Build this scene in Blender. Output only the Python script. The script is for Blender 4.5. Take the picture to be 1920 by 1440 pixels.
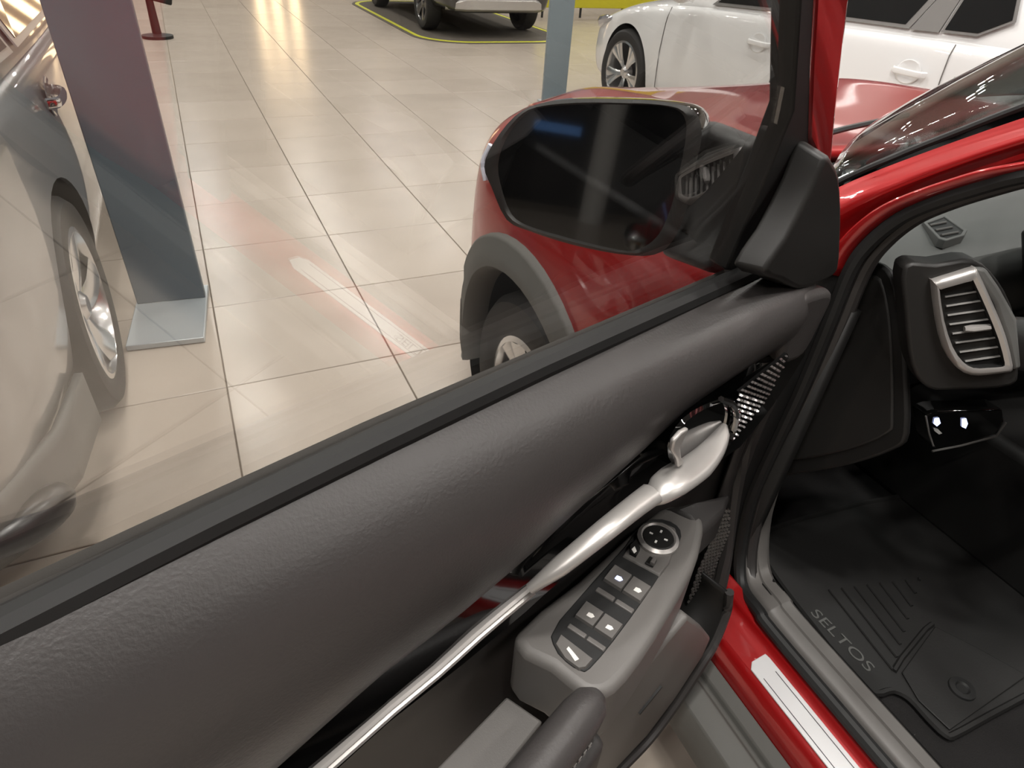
import bpy, bmesh, math, random
from mathutils import Vector as V, Matrix
random.seed(7)
for o in list(bpy.data.objects): bpy.data.objects.remove(o)
sc = bpy.context.scene
COL = sc.collection

# ------------------------------------------------------------------ camera
CAM_H = 1.39; FPX = 1205.66
YAW, PITCH, ROLL = 0.471598, 0.626236, 0.0708628
CF = V((math.sin(YAW)*math.cos(PITCH), math.cos(YAW)*math.cos(PITCH), -math.sin(PITCH)))
_rt = V((math.cos(YAW), -math.sin(YAW), 0)); _up = _rt.cross(CF)
CR = math.cos(ROLL)*_rt + math.sin(ROLL)*_up
CU = -math.sin(ROLL)*_rt + math.cos(ROLL)*_up
CC = V((0, 0, CAM_H))
cd = bpy.data.cameras.new('camera'); cam = bpy.data.objects.new('camera', cd); COL.objects.link(cam)
cd.sensor_width = 36; cd.sensor_fit = 'HORIZONTAL'; cd.lens = FPX/1920*36; cd.clip_start = 0.02; cd.clip_end = 200
M = Matrix((CR, CU, -CF)).transposed().to_4x4(); M.translation = CC
cam.matrix_world = M
sc.camera = cam

# ------------------------------------------------------------------ world + exposure
w = bpy.data.worlds.new('world'); sc.world = w; w.use_nodes = True
w.node_tree.nodes['Background'].inputs[0].default_value = (0.9, 0.95, 1.0, 1)
w.node_tree.nodes['Background'].inputs[1].default_value = 0.02
sc.view_settings.view_transform = 'Standard'; sc.view_settings.look = 'None'
sc.view_settings.exposure = 0.45; sc.view_settings.gamma = 1
sc.view_settings.use_curve_mapping = False
LAMP_STRENGTH = 260.0
LAMP_COLOR = (1.0, 0.965, 0.915, 1)

# ------------------------------------------------------------------ pixel helpers (pixel = direction only)
def ray(q): return CF + CR*((q[0]-960)/FPX) - CU*((q[1]-720)/FPX)
def pl(q, n, p):
    n = V(n); d = ray(q); return CC + d*(((V(p)-CC).dot(n))/d.dot(n))
def pz(q, z): return pl(q, (0,0,1), (0,0,z))
def px(q, x): return pl(q, (1,0,0), (x,0,0))
def py(q, y): return pl(q, (0,1,0), (0,y,0))

# ------------------------------------------------------------------ materials
MATS = {}
def mat(name, col, rough=0.5, metal=0.0, coat=0.0, spec=0.5, bump=None, noise=None, emis=0.0, coat_rough=0.03):
    if name in MATS: return MATS[name]
    m = bpy.data.materials.new(name); m.use_nodes = True; MATS[name] = m
    nt = m.node_tree; b = nt.nodes['Principled BSDF']
    b.inputs['Base Color'].default_value = (*col, 1)
    b.inputs['Roughness'].default_value = rough; b.inputs['Metallic'].default_value = metal
    b.inputs['Coat Weight'].default_value = coat; b.inputs['Coat Roughness'].default_value = coat_rough
    b.inputs['Specular IOR Level'].default_value = spec
    if emis:
        b.inputs['Emission Color'].default_value = (*col, 1); b.inputs['Emission Strength'].default_value = emis
    if bump or noise:
        tc = nt.nodes.new('ShaderNodeTexCoord')
    if bump:
        kind, scale, strength, dist = bump
        if kind == 'voronoi':
            t = nt.nodes.new('ShaderNodeTexVoronoi'); t.feature = 'F1'; out = t.outputs['Distance']
        else:
            t = nt.nodes.new('ShaderNodeTexNoise'); t.inputs['Detail'].default_value = 3; out = t.outputs['Fac']
        t.inputs['Scale'].default_value = scale
        nt.links.new(tc.outputs['Object'], t.inputs['Vector'])
        bp = nt.nodes.new('ShaderNodeBump'); bp.inputs['Strength'].default_value = strength; bp.inputs['Distance'].default_value = dist
        nt.links.new(out, bp.inputs['Height']); nt.links.new(bp.outputs['Normal'], b.inputs['Normal'])
    if noise:
        scale, amt = noise
        t = nt.nodes.new('ShaderNodeTexNoise'); t.inputs['Scale'].default_value = scale; t.inputs['Detail'].default_value = 4
        nt.links.new(tc.outputs['Object'], t.inputs['Vector'])
        mx = nt.nodes.new('ShaderNodeMix'); mx.data_type = 'RGBA'
        mx.inputs[6].default_value = (*[max(0, c*(1-amt)) for c in col], 1)
        mx.inputs[7].default_value = (*[min(1, c*(1+amt)) for c in col], 1)
        nt.links.new(t.outputs['Fac'], mx.inputs[0]); nt.links.new(mx.outputs[2], b.inputs['Base Color'])
    return m
def glass(name, tint, ior=1.5):
    m = bpy.data.materials.new(name); m.use_nodes = True; nt = m.node_tree; MATS[name] = m
    nt.nodes.remove(nt.nodes['Principled BSDF'])
    tr = nt.nodes.new('ShaderNodeBsdfTransparent'); tr.inputs[0].default_value = (*tint, 1)
    gl = nt.nodes.new('ShaderNodeBsdfGlossy'); gl.inputs['Roughness'].default_value = 0.0; gl.inputs[0].default_value = (1,1,1,1)
    fr = nt.nodes.new('ShaderNodeFresnel'); fr.inputs[0].default_value = ior
    geo = nt.nodes.new('ShaderNodeNewGeometry'); io = nt.nodes.new('ShaderNodeMix'); io.data_type = 'FLOAT'
    io.inputs[2].default_value = ior; io.inputs[3].default_value = 1/ior
    nt.links.new(geo.outputs['Backfacing'], io.inputs[0]); nt.links.new(io.outputs[0], fr.inputs[0])   # same Fresnel on both faces of the slab
    mx = nt.nodes.new('ShaderNodeMixShader')
    nt.links.new(fr.outputs[0], mx.inputs[0]); nt.links.new(tr.outputs[0], mx.inputs[1]); nt.links.new(gl.outputs[0], mx.inputs[2])
    nt.links.new(mx.outputs[0], nt.nodes['Material Output'].inputs[0])
    return m

mat('red_paint', (0.35, 0.006, 0.007), 0.32, 0.3, 1.0)
mat('white_paint', (0.80, 0.80, 0.80), 0.35, 0.0, 1.0)
mat('bronze_paint', (0.29, 0.28, 0.275), 0.28, 0.55, 1.0)
mat('black_paint', (0.035, 0.033, 0.032), 0.3, 0.2, 1.0)
mat('leather', (0.056, 0.051, 0.050), 0.41, 0, 0, 0.5, bump=('noise', 330, 0.30, 0.0012))
mat('soft_plastic', (0.034, 0.031, 0.030), 0.5, 0, 0, 0.5, bump=('noise', 900, 0.15, 0.0006))
mat('grey_plastic', (0.13, 0.122, 0.115), 0.48, 0, 0, 0.5, bump=('noise', 900, 0.15, 0.0006))
mat('clad_plastic', (0.10, 0.098, 0.09), 0.55, 0, 0, 0.4, bump=('noise', 700, 0.15, 0.0006))
mat('dark_plastic', (0.008, 0.0075, 0.007), 0.55)
mat('dash_plastic', (0.125, 0.125, 0.120), 0.55, bump=('noise', 700, 0.2, 0.0006))
mat('facet_metal', (0.42, 0.40, 0.40), 0.2, 0.9)
mat('slat_grey', (0.34, 0.33, 0.32), 0.4)
mat('void', (0.003, 0.003, 0.003), 0.9)
mat('gloss_dark', (0.014, 0.012, 0.011), 0.3)
mat('sail_plastic', (0.016, 0.015, 0.014), 0.5)
mat('rubber', (0.012, 0.012, 0.012), 0.6)
mat('tyre_rubber', (0.018, 0.017, 0.016), 0.7)
mat('piano_black', (0.004, 0.004, 0.004), 0.06, 0, 1.0)
mat('satin_silver', (0.53, 0.505, 0.485), 0.36, 0.55)
mat('chrome', (0.85, 0.85, 0.85), 0.07, 1.0)
mat('alloy', (0.66, 0.66, 0.66), 0.22, 0.9, 0.6)
mat('dark_alloy', (0.16, 0.16, 0.16), 0.3, 0.8, 0.5)
mat('mirror_silver', (0.62, 0.66, 0.70), 0.0, 1.0)
mat('carpet', (0.010, 0.009, 0.009), 0.95, bump=('noise', 500, 0.6, 0.003))
mat('mat_rubber', (0.013, 0.0125, 0.012), 0.6, bump=('noise', 300, 0.2, 0.001))
mat('mat_letter', (0.10, 0.10, 0.095), 0.5)
mat('icon_white', (0.80, 0.78, 0.74), 0.4, emis=0.05)
mat('icon_blue', (0.55, 0.62, 1.0), 0.4, emis=1.5)
mat('scuff', (0.82, 0.82, 0.83), 0.28, 0.35)
mat('letter_dark', (0.12, 0.12, 0.13), 0.4)
mat('totem_slate', (0.10, 0.13, 0.155), 0.45)
mat('totem_grey', (0.22, 0.27, 0.30), 0.4)
mat('base_grey', (0.42, 0.46, 0.48), 0.35, 0.3)
mat('yellow', (0.55, 0.50, 0.02), 0.5)
mat('carpet_mat', (0.10, 0.085, 0.07), 0.8, noise=(8, 0.2))
mat('yellow_line', (0.62, 0.62, 0.05), 0.5)
mat('dark_glass', (0.008, 0.009, 0.010), 0.03, 0, 1.0)
mat('ceiling_grey', (0.16, 0.155, 0.15), 0.8)
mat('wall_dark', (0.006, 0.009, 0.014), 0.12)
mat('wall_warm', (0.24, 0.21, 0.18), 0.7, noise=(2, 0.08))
mat('column_grey', (0.8, 0.79, 0.77), 0.6)
mat('lamp_white', (1.0, 0.97, 0.9), 0.5)
mat('plate_white', (0.75, 0.75, 0.78), 0.5)
mat('tail_red', (0.35, 0.01, 0.01), 0.15, 0, 1.0)
mat('indicator', (0.75, 0.78, 0.9), 0.15, 0.0, 1.0)
mat('headlamp', (0.35, 0.35, 0.38), 0.08, 0.3, 1.0)
glass('door_glass', (0.93, 0.93, 0.92), 2.2)
glass('windshield_glass', (0.55, 0.58, 0.58), 1.6)
glass('tinted_glass', (0.12, 0.13, 0.14), 1.5)
def emitter(name, col, st):
    m = bpy.data.materials.new(name); m.use_nodes = True; MATS[name] = m; nt = m.node_tree
    nt.nodes.remove(nt.nodes['Principled BSDF']); e = nt.nodes.new('ShaderNodeEmission')
    e.inputs[0].default_value = col; e.inputs[1].default_value = st
    nt.links.new(e.outputs[0], nt.nodes['Material Output'].inputs[0]); return m
emitter('lamp_lens', LAMP_COLOR, LAMP_STRENGTH)
emitter('warm_tube', (1.0, 0.72, 0.42, 1), 5)
emitter('blue_sign', (0.2, 0.45, 1.0, 1), 1.2)
def tile_mat():
    m = mat('floor_tile', (0.56, 0.49, 0.42), 0.24, 0, 0, 0.45)
    nt = m.node_tree; b = nt.nodes['Principled BSDF']
    oi = nt.nodes.new('ShaderNodeObjectInfo'); tc = nt.nodes.new('ShaderNodeTexCoord')
    t = nt.nodes.new('ShaderNodeTexNoise'); t.inputs['Scale'].default_value = 3.0; t.inputs['Detail'].default_value = 5
    nt.links.new(tc.outputs['Object'], t.inputs['Vector'])
    r = nt.nodes.new('ShaderNodeMath'); r.operation = 'MULTIPLY_ADD'; r.inputs[1].default_value = 0.5; nt.links.new(oi.outputs['Random'], r.inputs[0]); nt.links.new(t.outputs['Fac'], r.inputs[2])
    cr = nt.nodes.new('ShaderNodeValToRGB'); cr.color_ramp.elements[0].position = 0.3; cr.color_ramp.elements[1].position = 1.1
    cr.color_ramp.elements[0].color = (0.40, 0.345, 0.29, 1); cr.color_ramp.elements[1].color = (0.465, 0.405, 0.345, 1)
    nt.links.new(r.outputs[0], cr.inputs[0]); nt.links.new(cr.outputs[0], b.inputs['Base Color'])
tile_mat()
mat('grout', (0.16, 0.13, 0.10), 0.9)

# ------------------------------------------------------------------ mesh builder
def lerp(a, b, t): return a + (b-a)*t
def interp(pts, x):
    pts = sorted(pts)
    if x <= pts[0][0]: i = 0
    elif x >= pts[-1][0]: i = len(pts)-2
    else: i = max(k for k in range(len(pts)-1) if pts[k][0] <= x)
    (x0, y0), (x1, y1) = pts[i], pts[i+1]
    return y0 + (y1-y0)*(x-x0)/(x1-x0)
def catmull(P, n=6):
    P = [V(p) for p in P]; out = []
    for i in range(len(P)-1):
        p0 = P[i-1] if i else P[0]*2-P[1]; p1 = P[i]; p2 = P[i+1]; p3 = P[i+2] if i+2 < len(P) else P[-1]*2-P[-2]
        for k in range(n):
            t = k/n
            out.append(0.5*((2*p1) + (p2-p0)*t + (2*p0-5*p1+4*p2-p3)*t*t + (3*p1-p0-3*p2+p3)*t**3))
    out.append(P[-1]); return out
def smooth_poly(pts, n=4):
    P = [V(p) for p in pts]; N = len(P); out = []
    for i in range(N):
        p0, p1, p2, p3 = P[i-1], P[i], P[(i+1) % N], P[(i+2) % N]
        for k in range(n):
            t = k/n
            out.append(0.5*((2*p1) + (p2-p0)*t + (2*p0-5*p1+4*p2-p3)*t*t + (3*p1-p0-3*p2+p3)*t**3))
    return out
class MB:
    def __init__(s): s.v = []; s.f = []; s.m = []
    def add(s, vs, fs, mi=0):
        o = len(s.v); s.v += [V(p) for p in vs]; s.f += [tuple(i+o for i in f) for f in fs]; s.m += [mi]*len(fs); return s
    def box(s, c, size, rot=None, mi=0):
        hx, hy, hz = [a/2 for a in size]; R = rot or Matrix.Identity(3)
        vs = [V(c) + R @ V((x*hx, y*hy, z*hz)) for x in (-1,1) for y in (-1,1) for z in (-1,1)]
        return s.add(vs, [(0,1,3,2),(4,6,7,5),(0,4,5,1),(2,3,7,6),(0,2,6,4),(1,5,7,3)], mi)
    def prism(s, out, vec, mi=0, top_scale=None):
        n = len(out); a = [V(p) for p in out]; vec = V(vec)
        if top_scale:
            c = sum(a, V())/n; b = [c + (p-c)*top_scale + vec for p in a]
        else: b = [p+vec for p in a]
        return s.add(a+b, [tuple(range(n))[::-1], tuple(range(n, 2*n))] + [(i, (i+1) % n, (i+1) % n+n, i+n) for i in range(n)], mi)
    def loft(s, rows, closed=False, mi=0, cap=False):
        n = len(rows[0]); vs = [p for r in rows for p in r]; fs = []
        for i in range(len(rows)-1):
            for j in range(n if closed else n-1):
                k = (j+1) % n; fs.append((i*n+j, i*n+k, (i+1)*n+k, (i+1)*n+j))
        if cap: fs.append(tuple(range(n))[::-1]); fs.append(tuple((len(rows)-1)*n+i for i in range(n)))
        return s.add(vs, fs, mi)
    def tube(s, path, r, n=8, mi=0, up=V((0,0,1)), cap=True, ry=None):
        P = [V(p) for p in path]; rows = []
        for i, p in enumerate(P):
            d = (P[min(i+1, len(P)-1)] - P[max(i-1, 0)]).normalized()
            a = d.cross(up)
            if a.length < 1e-4: a = d.cross(V((1,0,0)))
            a.normalize(); b = a.cross(d)
            rr = r[i] if isinstance(r, (list, tuple)) else r
            rb = (ry[i] if isinstance(ry, (list, tuple)) else ry) if ry else rr
            rows.append([p + a*rr*math.cos(k*2*math.pi/n) + b*rb*math.sin(k*2*math.pi/n) for k in range(n)])
        return s.loft(rows, True, mi, cap)
    def lathe(s, c, axis, prof, n=32, mi=0, ref=None):
        ax = V(axis).normalized(); a = ax.cross(V((0,0,1)) if abs(ax.z) < .9 else V((1,0,0))).normalized(); b = ax.cross(a)
        rows = [[V(c) + ax*h + (a*math.cos(k*2*math.pi/n) + b*math.sin(k*2*math.pi/n))*r for k in range(n)] for r, h in prof]
        return s.loft(rows, True, mi)
    def mesh(s, name, mats, smooth=True, angle=35, merge=False):
        me = bpy.data.meshes.new(name)
        me.from_pydata([tuple(p) for p in s.v], [], s.f)
        for k in mats: me.materials.append(MATS[k])
        me.polygons.foreach_set('material_index', s.m)
        bm = bmesh.new(); bm.from_mesh(me)
        if merge: bmesh.ops.remove_doubles(bm, verts=bm.verts, dist=1e-5)
        bmesh.ops.recalc_face_normals(bm, faces=bm.faces)
        bm.to_mesh(me); bm.free()
        if smooth:
            me.polygons.foreach_set('use_smooth', [True]*len(me.polygons)); me.set_sharp_from_angle(angle=math.radians(angle))
        me.update(); return me
    def build(s, name, mats, parent=None, smooth=True, angle=35, bevel=0, bseg=2, sub=0, solid=0, merge=False):
        if isinstance(mats, str): mats = [mats]
        ob = bpy.data.objects.new(name, s.mesh(name, mats, smooth, angle, merge)); COL.objects.link(ob)
        if sub:
            md = ob.modifiers.new('sub', 'SUBSURF'); md.levels = sub; md.render_levels = sub
        if solid:
            md = ob.modifiers.new('solid', 'SOLIDIFY'); md.thickness = solid; md.offset = -1
        if bevel:
            md = ob.modifiers.new('bevel', 'BEVEL'); md.width = bevel; md.segments = bseg; md.limit_method = 'ANGLE'; md.angle_limit = math.radians(35)
        attach(ob, parent); return ob
ROOTLOC = {}
def wloc(o):
    l = V(o.location) if o.type == 'EMPTY' else V()
    return l
def attach(ob, parent):
    if parent is None: return
    ob.parent = parent; r = parent
    while r.parent: r = r.parent
    if parent.type == 'EMPTY': ob.matrix_parent_inverse = Matrix.Translation(-V(parent.location))
def tag(o, label, cat, group=None, kind=None):
    if label: o['label'] = label
    if cat: o['category'] = cat
    if group: o['group'] = group
    if kind: o['kind'] = kind
    return o
def thing(name, label, cat, loc, group=None):
    o = bpy.data.objects.new(name, None); COL.objects.link(o); o.location = loc; o.empty_display_size = 0.1
    return tag(o, label, cat, group)
def struct(o): o['kind'] = 'structure'; return o
def bake(ob, cutters=()):
    """evaluate modifiers plus boolean cutters into the mesh"""
    for c in cutters:
        md = ob.modifiers.new('cut', 'BOOLEAN'); md.object = c; md.operation = 'DIFFERENCE'; md.solver = 'EXACT'
    bpy.context.view_layer.update()
    dg = bpy.context.evaluated_depsgraph_get()
    me = bpy.data.meshes.new_from_object(ob.evaluated_get(dg))
    ob.modifiers.clear(); old = ob.data; ob.data = me; bpy.data.meshes.remove(old)
    me.polygons.foreach_set('use_smooth', [True]*len(me.polygons)); me.set_sharp_from_angle(angle=math.radians(32))
    for c in cutters: bpy.data.objects.remove(c)
    return ob
def text_obj(name, s, size, matrix, matn, parent, extrude=0.0006, xscale=1.0, align='CENTER'):
    cu = bpy.data.curves.new(name, 'FONT'); cu.body = s; cu.size = size; cu.extrude = extrude; cu.align_x = align; cu.align_y = 'CENTER'
    t = bpy.data.objects.new(name, cu); COL.objects.link(t); bpy.context.view_layer.update()
    me = bpy.data.meshes.new_from_object(t.evaluated_get(bpy.context.evaluated_depsgraph_get()))
    bpy.data.objects.remove(t); bpy.data.curves.remove(cu)
    me.transform(Matrix.Diagonal((xscale, 1, 1, 1))); me.transform(matrix); me.materials.clear(); me.materials.append(MATS[matn])
    o = bpy.data.objects.new(name, me); COL.objects.link(o); attach(o, parent); return o
def frame(o, xa, ya):
    xa = V(xa).normalized(); za = xa.cross(V(ya)).normalized(); ya = za.cross(xa)
    m = Matrix((xa, ya, za)).transposed().to_4x4(); m.translation = V(o); return m

# ================================================================== THE ROOM
X0, X1, Y0, Y1, ZC = -6.0, 13.0, -8.0, 19.0, 4.3
fl = struct(MB().box(((X0+X1)/2, (Y0+Y1)/2, -0.06), (X1-X0, Y1-Y0, 0.11)).build('floor', 'grout', smooth=False))
TS = 0.6; GX = -0.080; GY = 6.841 - 12*TS
tb = MB(); g = 0.0022; e = TS/2-g; bv = 0.0018
vs = [(-e,-e,-.012),(e,-e,-.012),(e,e,-.012),(-e,e,-.012),(-e,-e,-bv),(e,-e,-bv),(e,e,-bv),(-e,e,-bv),(-e+bv,-e+bv,0),(e-bv,-e+bv,0),(e-bv,e-bv,0),(-e+bv,e-bv,0)]
tf = [(8,9,10,11)] + [(i, (i+1) % 4, (i+1) % 4+4, i+4) for i in range(4)] + [(i+4, (i+1) % 4+4, (i+1) % 4+8, i+8) for i in range(4)]
tb.add(vs, tf); tile_me = tb.mesh('floor_tile', ['floor_tile'], smooth=False)
cells = []
for i in range(int((X0-GX)//TS)+1, int((X1-GX)//TS)):
    for j in range(int((Y0-GY)//TS)+1, int((Y1-GY)//TS)):
        c = V((GX+(i+.5)*TS, GY+(j+.5)*TS, 0)); d = c-CC; z = d.dot(CF)
        vis = z > 0.2 and -1250 < d.dot(CR)/z*FPX < 700 and -800 < d.dot(CU)/z*FPX < 1050 and not (0.6 < c.x < 2.4 and c.y < 2)
        cells.append((0 if vis else 1, d.length, c))
cells.sort(key=lambda a: a[:2])
for k, (v_, d_, c) in enumerate(cells[:290]):
    o = bpy.data.objects.new('tile', tile_me); COL.objects.link(o); o.location = c; o.parent = fl
rest = MB()
for v_, d_, c in cells[290:]:
    rest.add([c+V(p) for p in vs], tf)
ro = rest.build('tile_field', 'floor_tile', fl, smooth=False); ro['kind'] = 'stuff'
struct(MB().box(((X0+X1)/2, (Y0+Y1)/2, ZC+.05), (X1-X0, Y1-Y0, 0.1)).build('ceiling', 'ceiling_grey', smooth=False))
struct(MB().box(((X0+X1)/2, Y1+.05, ZC/2), (X1-X0, 0.1, ZC)).build('wall_front', 'wall_warm', smooth=False))
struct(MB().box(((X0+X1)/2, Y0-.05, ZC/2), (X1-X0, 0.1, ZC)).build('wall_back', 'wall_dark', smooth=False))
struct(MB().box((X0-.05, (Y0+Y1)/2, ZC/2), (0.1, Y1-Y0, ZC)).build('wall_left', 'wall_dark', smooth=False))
struct(MB().box((X1+.05, (Y0+Y1)/2, ZC/2), (0.1, Y1-Y0, ZC)).build('wall_right', 'wall_warm', smooth=False))

# ceiling spotlights
proto = None
def lamp(loc):
    global proto
    if proto is None:
        r = thing('ceiling_spotlight', 'round recessed ceiling spotlight mirrored in windows and paint', 'spotlight', loc, 'ceiling spotlights')
        a = MB().lathe(loc, (0,0,-1), [(0.0,0.0),(0.11,0.0),(0.115,0.03),(0.085,0.05),(0.08,0.035)], 20).build('lamp_housing', 'lamp_white', r)
        b = MB().lathe(loc, (0,0,-1), [(0.08,0.036),(0.0,0.036)], 20).build('lamp_lens', 'lamp_lens', r)
        proto = r; return
    r = proto.copy(); COL.objects.link(r); r.location = loc
    for ch in list(proto.children):
        c = ch.copy(); COL.objects.link(c); c.parent = r
        c.matrix_parent_inverse = ch.matrix_parent_inverse
for ix in range(2, 9):
    for iy in range(10):
        for dx in (-.16, .16):
            x, y = -7.0+ix*2.3+dx, -6.0+iy*2.5+(ix % 2)*1.1
            if y < -4 or (x < 0.3 and y < -1): continue
            lamp((x, y, ZC))
for y in (-1.3, -.2): lamp((-4.4, y, ZC))  # extra pair off the grid, added to brighten the round column
for x, y in ((-.55, -.9), (-.05, -.9), (.25, -.1), (.25, .35)): lamp((x, y, ZC))  # added lamps above the doorway, to brighten sill, scuff plate and door pad
# warm tubes on the far wall (their streaks show on the floor)
for k, x in enumerate((2.08, 2.45, 2.88)):
    o = MB().box((x, Y1-.06, 1.25), (0.20, 0.06, 2.1)).build('wall_light', 'warm_tube', smooth=False)
    tag(o, ('leftmost', 'middle', 'rightmost')[k]+' of three tall warm wall tubes whose streaks shine on the floor', 'wall light', 'warm wall lights')
# column seen in the wing mirror
o = MB().lathe((-5.3, -0.72, 0), (0,0,1), [(0.0,0),(0.125,0),(0.125,ZC),(0.0,ZC)], 32).build('round_column', 'column_grey')
tag(o, 'round pale grey column reflected in the wing mirror', 'column')
o = MB().box((-5.93, -.32, .80), (0.06, .5, 0.09)).build('blue_lit_sign', 'blue_sign', smooth=False)
tag(o, 'faint blue lit sign reflected in the wing mirror', 'sign')

# ================================================================== wheels
def wheel(parent, c, ax, R, width, rimR, spokes, style, rim_mat='alloy', tyre='tyre_rubber', detail=True):
    """ax points outwards"""
    c = V(c); ax = V(ax).normalized(); hw = width/2
    t = MB().lathe(c, ax, [(rimR*0.97,-hw*.9),(rimR+.01,-hw),(R-.03,-hw),(R-.006,-hw*.8),(R,-hw*.4),(R,hw*.4),(R-.006,hw*.78),(R-.025,hw*.98),(rimR+.05,hw*1.02),(rimR+.012,hw*.97),(rimR,hw*.9),(rimR*.97,hw*.6)], 48).build('tyre', tyre, parent)
    a = ax.cross(V((0,0,1))).normalized(); b = ax.cross(a)
    m = MB()
    m.lathe(c, ax, [(rimR+.004,hw*.92),(rimR-.012,hw*.95),(rimR-.02,hw*.8),(rimR-.03,hw*.1),(rimR-.04,-hw*.7)], 40)
    m.lathe(c, ax, [(rimR-.02,-hw*.3),(0.0,-hw*.3)], 24, mi=1)
    m.lathe(c, ax, [(0.0,hw*.78),(0.03,hw*.78),(0.055,hw*.6),(0.065,hw*.2)], 24)
    for k in range(spokes):
        th = k*2*math.pi/spokes + .3
        for off in ((-.16, .16) if style == 'double' else (0,)):
            tw = .35 if style == 'twist' else 0
            d0 = a*math.cos(th)+b*math.sin(th); d1 = a*math.cos(th+off+tw)+b*math.sin(th+off+tw)
            p0 = c+d0*.04+ax*hw*.55; pm = c+(d0+d1).normalized()*rimR*.55+ax*hw*.72; p1 = c+d1*(rimR-.012)+ax*hw*.85
            ww = .5 if style == 'double' else 1.0
            m.tube(catmull([p0, pm, p1], 4), [.034*ww+.004*q for q in range(9)], 6, up=ax, ry=.012)
    r = m.build('rim', [rim_mat, 'rubber'], parent); 
    r.parent = t; r.matrix_parent_inverse = Matrix.Identity(4)
    return t

# ================================================================== generic car (own axes: +Y forward, +X right, origin mid rear axle on floor)
def car(name, label, cat, origin, heading, P):
    """P: dict with W half width, wb, ro rear overhang, fo front overhang, belt, roof, paint ..."""
    R3 = Matrix.Rotation(-heading, 3, 'Z'); O = V(origin)
    def T(x, y, z): return O + R3 @ V((x, y, z))
    root = thing(name, label, cat, origin)
    W, wb, ro, fo = P['W'], P['wb'], P['ro'], P['fo']; zb = P['zb']
    y0, y1 = -ro, wb+fo
    st = []   # y, width factor, zbottom, zshoulder, ztop
    for y, kf, zs, zt in P['stations']:
        st.append((y, W*kf, zb, zs, zt))
    rows = []
    for y, hw, b0, zs, zt in st:
        prof = [(0, b0), (.75*hw, b0), (.93*hw, b0+.03), (.985*hw, b0+.16), (hw, lerp(b0, zs, .55)), (.985*hw, lerp(b0, zs, .8)), (.965*hw, zs-.03), (.92*hw, zs), (.7*hw, lerp(zs, zt, .7)), (0, zt)]
        rows.append([T(x, y, z) for x, z in prof] + [T(-x, y, z) for x, z in prof[-2:0:-1]])
    m = MB().loft(rows, True, cap=True)
    body = m.build('body', [P['paint'], 'dark_plastic'], root, sub=2)
    cut = []
    for yy in (0, wb):
        cm = MB().lathe(T(0, yy, P['R']+.005), R3 @ V((1,0,0)), [(0,-W-.3),(P['archR'],-W-.3),(P['archR'],-W+.30),(0,-W+.30)], 40, mi=1)
        co = cm.build('cutter', ['rubber', 'dark_plastic']); cut.append(co)
        cm = MB().lathe(T(0, yy, P['R']+.005), R3 @ V((1,0,0)), [(0,W+.3),(P['archR'],W+.3),(P['archR'],W-.30),(0,W-.30)], 40, mi=1)
        co = cm.build('cutter', ['rubber', 'dark_plastic']); cut.append(co)
    bake(body, cut)
    for yy in (0, wb):
        for sx in (-1, 1):
            wheel(root, T(sx*(W-.125), yy, P['R']), R3 @ V((sx,0,0)), P['R'], .215, P['rimR'], P['spokes'], P['style'], P.get('rim', 'alloy'))
    # greenhouse
    gs = []
    for y, hb, zb_, ht, zt in P['cabin']:
        prof = [(hb, zb_-.06), (hb, zb_), (lerp(hb, ht, .5)+.015, lerp(zb_, zt, .5)), (ht, zt-.04), (ht*.8, zt), (0, zt+.01)]
        gs.append([T(x, y, z) for x, z in prof] + [T(-x, y, z) for x, z in prof[-2::-1]])
    gh = MB().loft(gs, False).build('cabin', P['paint'], root, sub=2)
    # side windows on the cabin sides
    cab = P['cabin']
    def side(sx, y, f):   # f: 0 belt .. 1 roof
        hb = interp([(c[0], c[1]) for c in cab], y); ht = interp([(c[0], c[3]) for c in cab], y)
        z0 = interp([(c[0], c[2]) for c in cab], y); z1 = interp([(c[0], c[4]) for c in cab], y)
        bulge = .018*math.sin(math.pi*min(max(f, 0), 1))
        return T(sx*(lerp(hb, ht, f)+bulge+.004), y, lerp(z0, z1, f))
    for sx in (-1, 1):
        for poly in P['windows']:
            n = len(poly); cy = sum(p[0] for p in poly)/n; cf = sum(p[1] for p in poly)/n
            outr = [side(sx, y, f) for y, f in poly]; 
            off = R3 @ V((sx*.006, 0, 0))
            fr = MB().prism([cy_ + (p-cy_)*1.0 for p in outr for cy_ in [sum(outr, V())/n]], off).build('window_frame', P.get('wtrim', 'grey_plastic'), root)
            inn = [sum(outr, V())/n + (p-sum(outr, V())/n)*.90 for p in outr]
            pn = MB().prism([p+off*.5 for p in inn], off).build('pane', 'dark_glass', fr); pn.matrix_parent_inverse = Matrix.Identity(4)
    if 'divider' in P:
        for sx in (-1, 1): MB().prism([side(sx, y, f) for y, f in P['divider']], R3 @ V((sx*.008, 0, 0))).build('window_divider', 'grey_plastic', root)
    # body side helper for fittings
    def flank(sx, y, f):
        hw = interp([(s[0], s[1]) for s in st], y); zs = interp([(s[0], s[3]) for s in st], y)
        xw = interp([(0, .93), (.16, .985), (.55, 1.0), (.8, .985), (.96, .965), (1, .92)], f)
        return T(sx*hw*xw, y, lerp(zb, zs, f))
    return root, T, R3, flank
def handle(root, flank, R3, sx, y, f, paint, cupmat):
    c = flank(sx, y, f); out = R3 @ V((sx,0,0)); fw = R3 @ V((0,1,0))
    cup = MB().lathe(c - out*.008, out, [(0.0,.004),(.03,.006),(.055,.014),(.06,.012)], 20)
    cup.v = [c + (p-c) - fw*((p-c).dot(fw))*-.25 for p in cup.v]
    cup.build('handle_cup', cupmat, root)
    path = catmull([c-fw*.11+out*.004, c-fw*.08+out*.035, c+fw*.05+out*.035, c+fw*.09+out*.004], 5)
    MB().tube(path, .009, 8, ry=.016).build('door_handle', paint, root)

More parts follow.
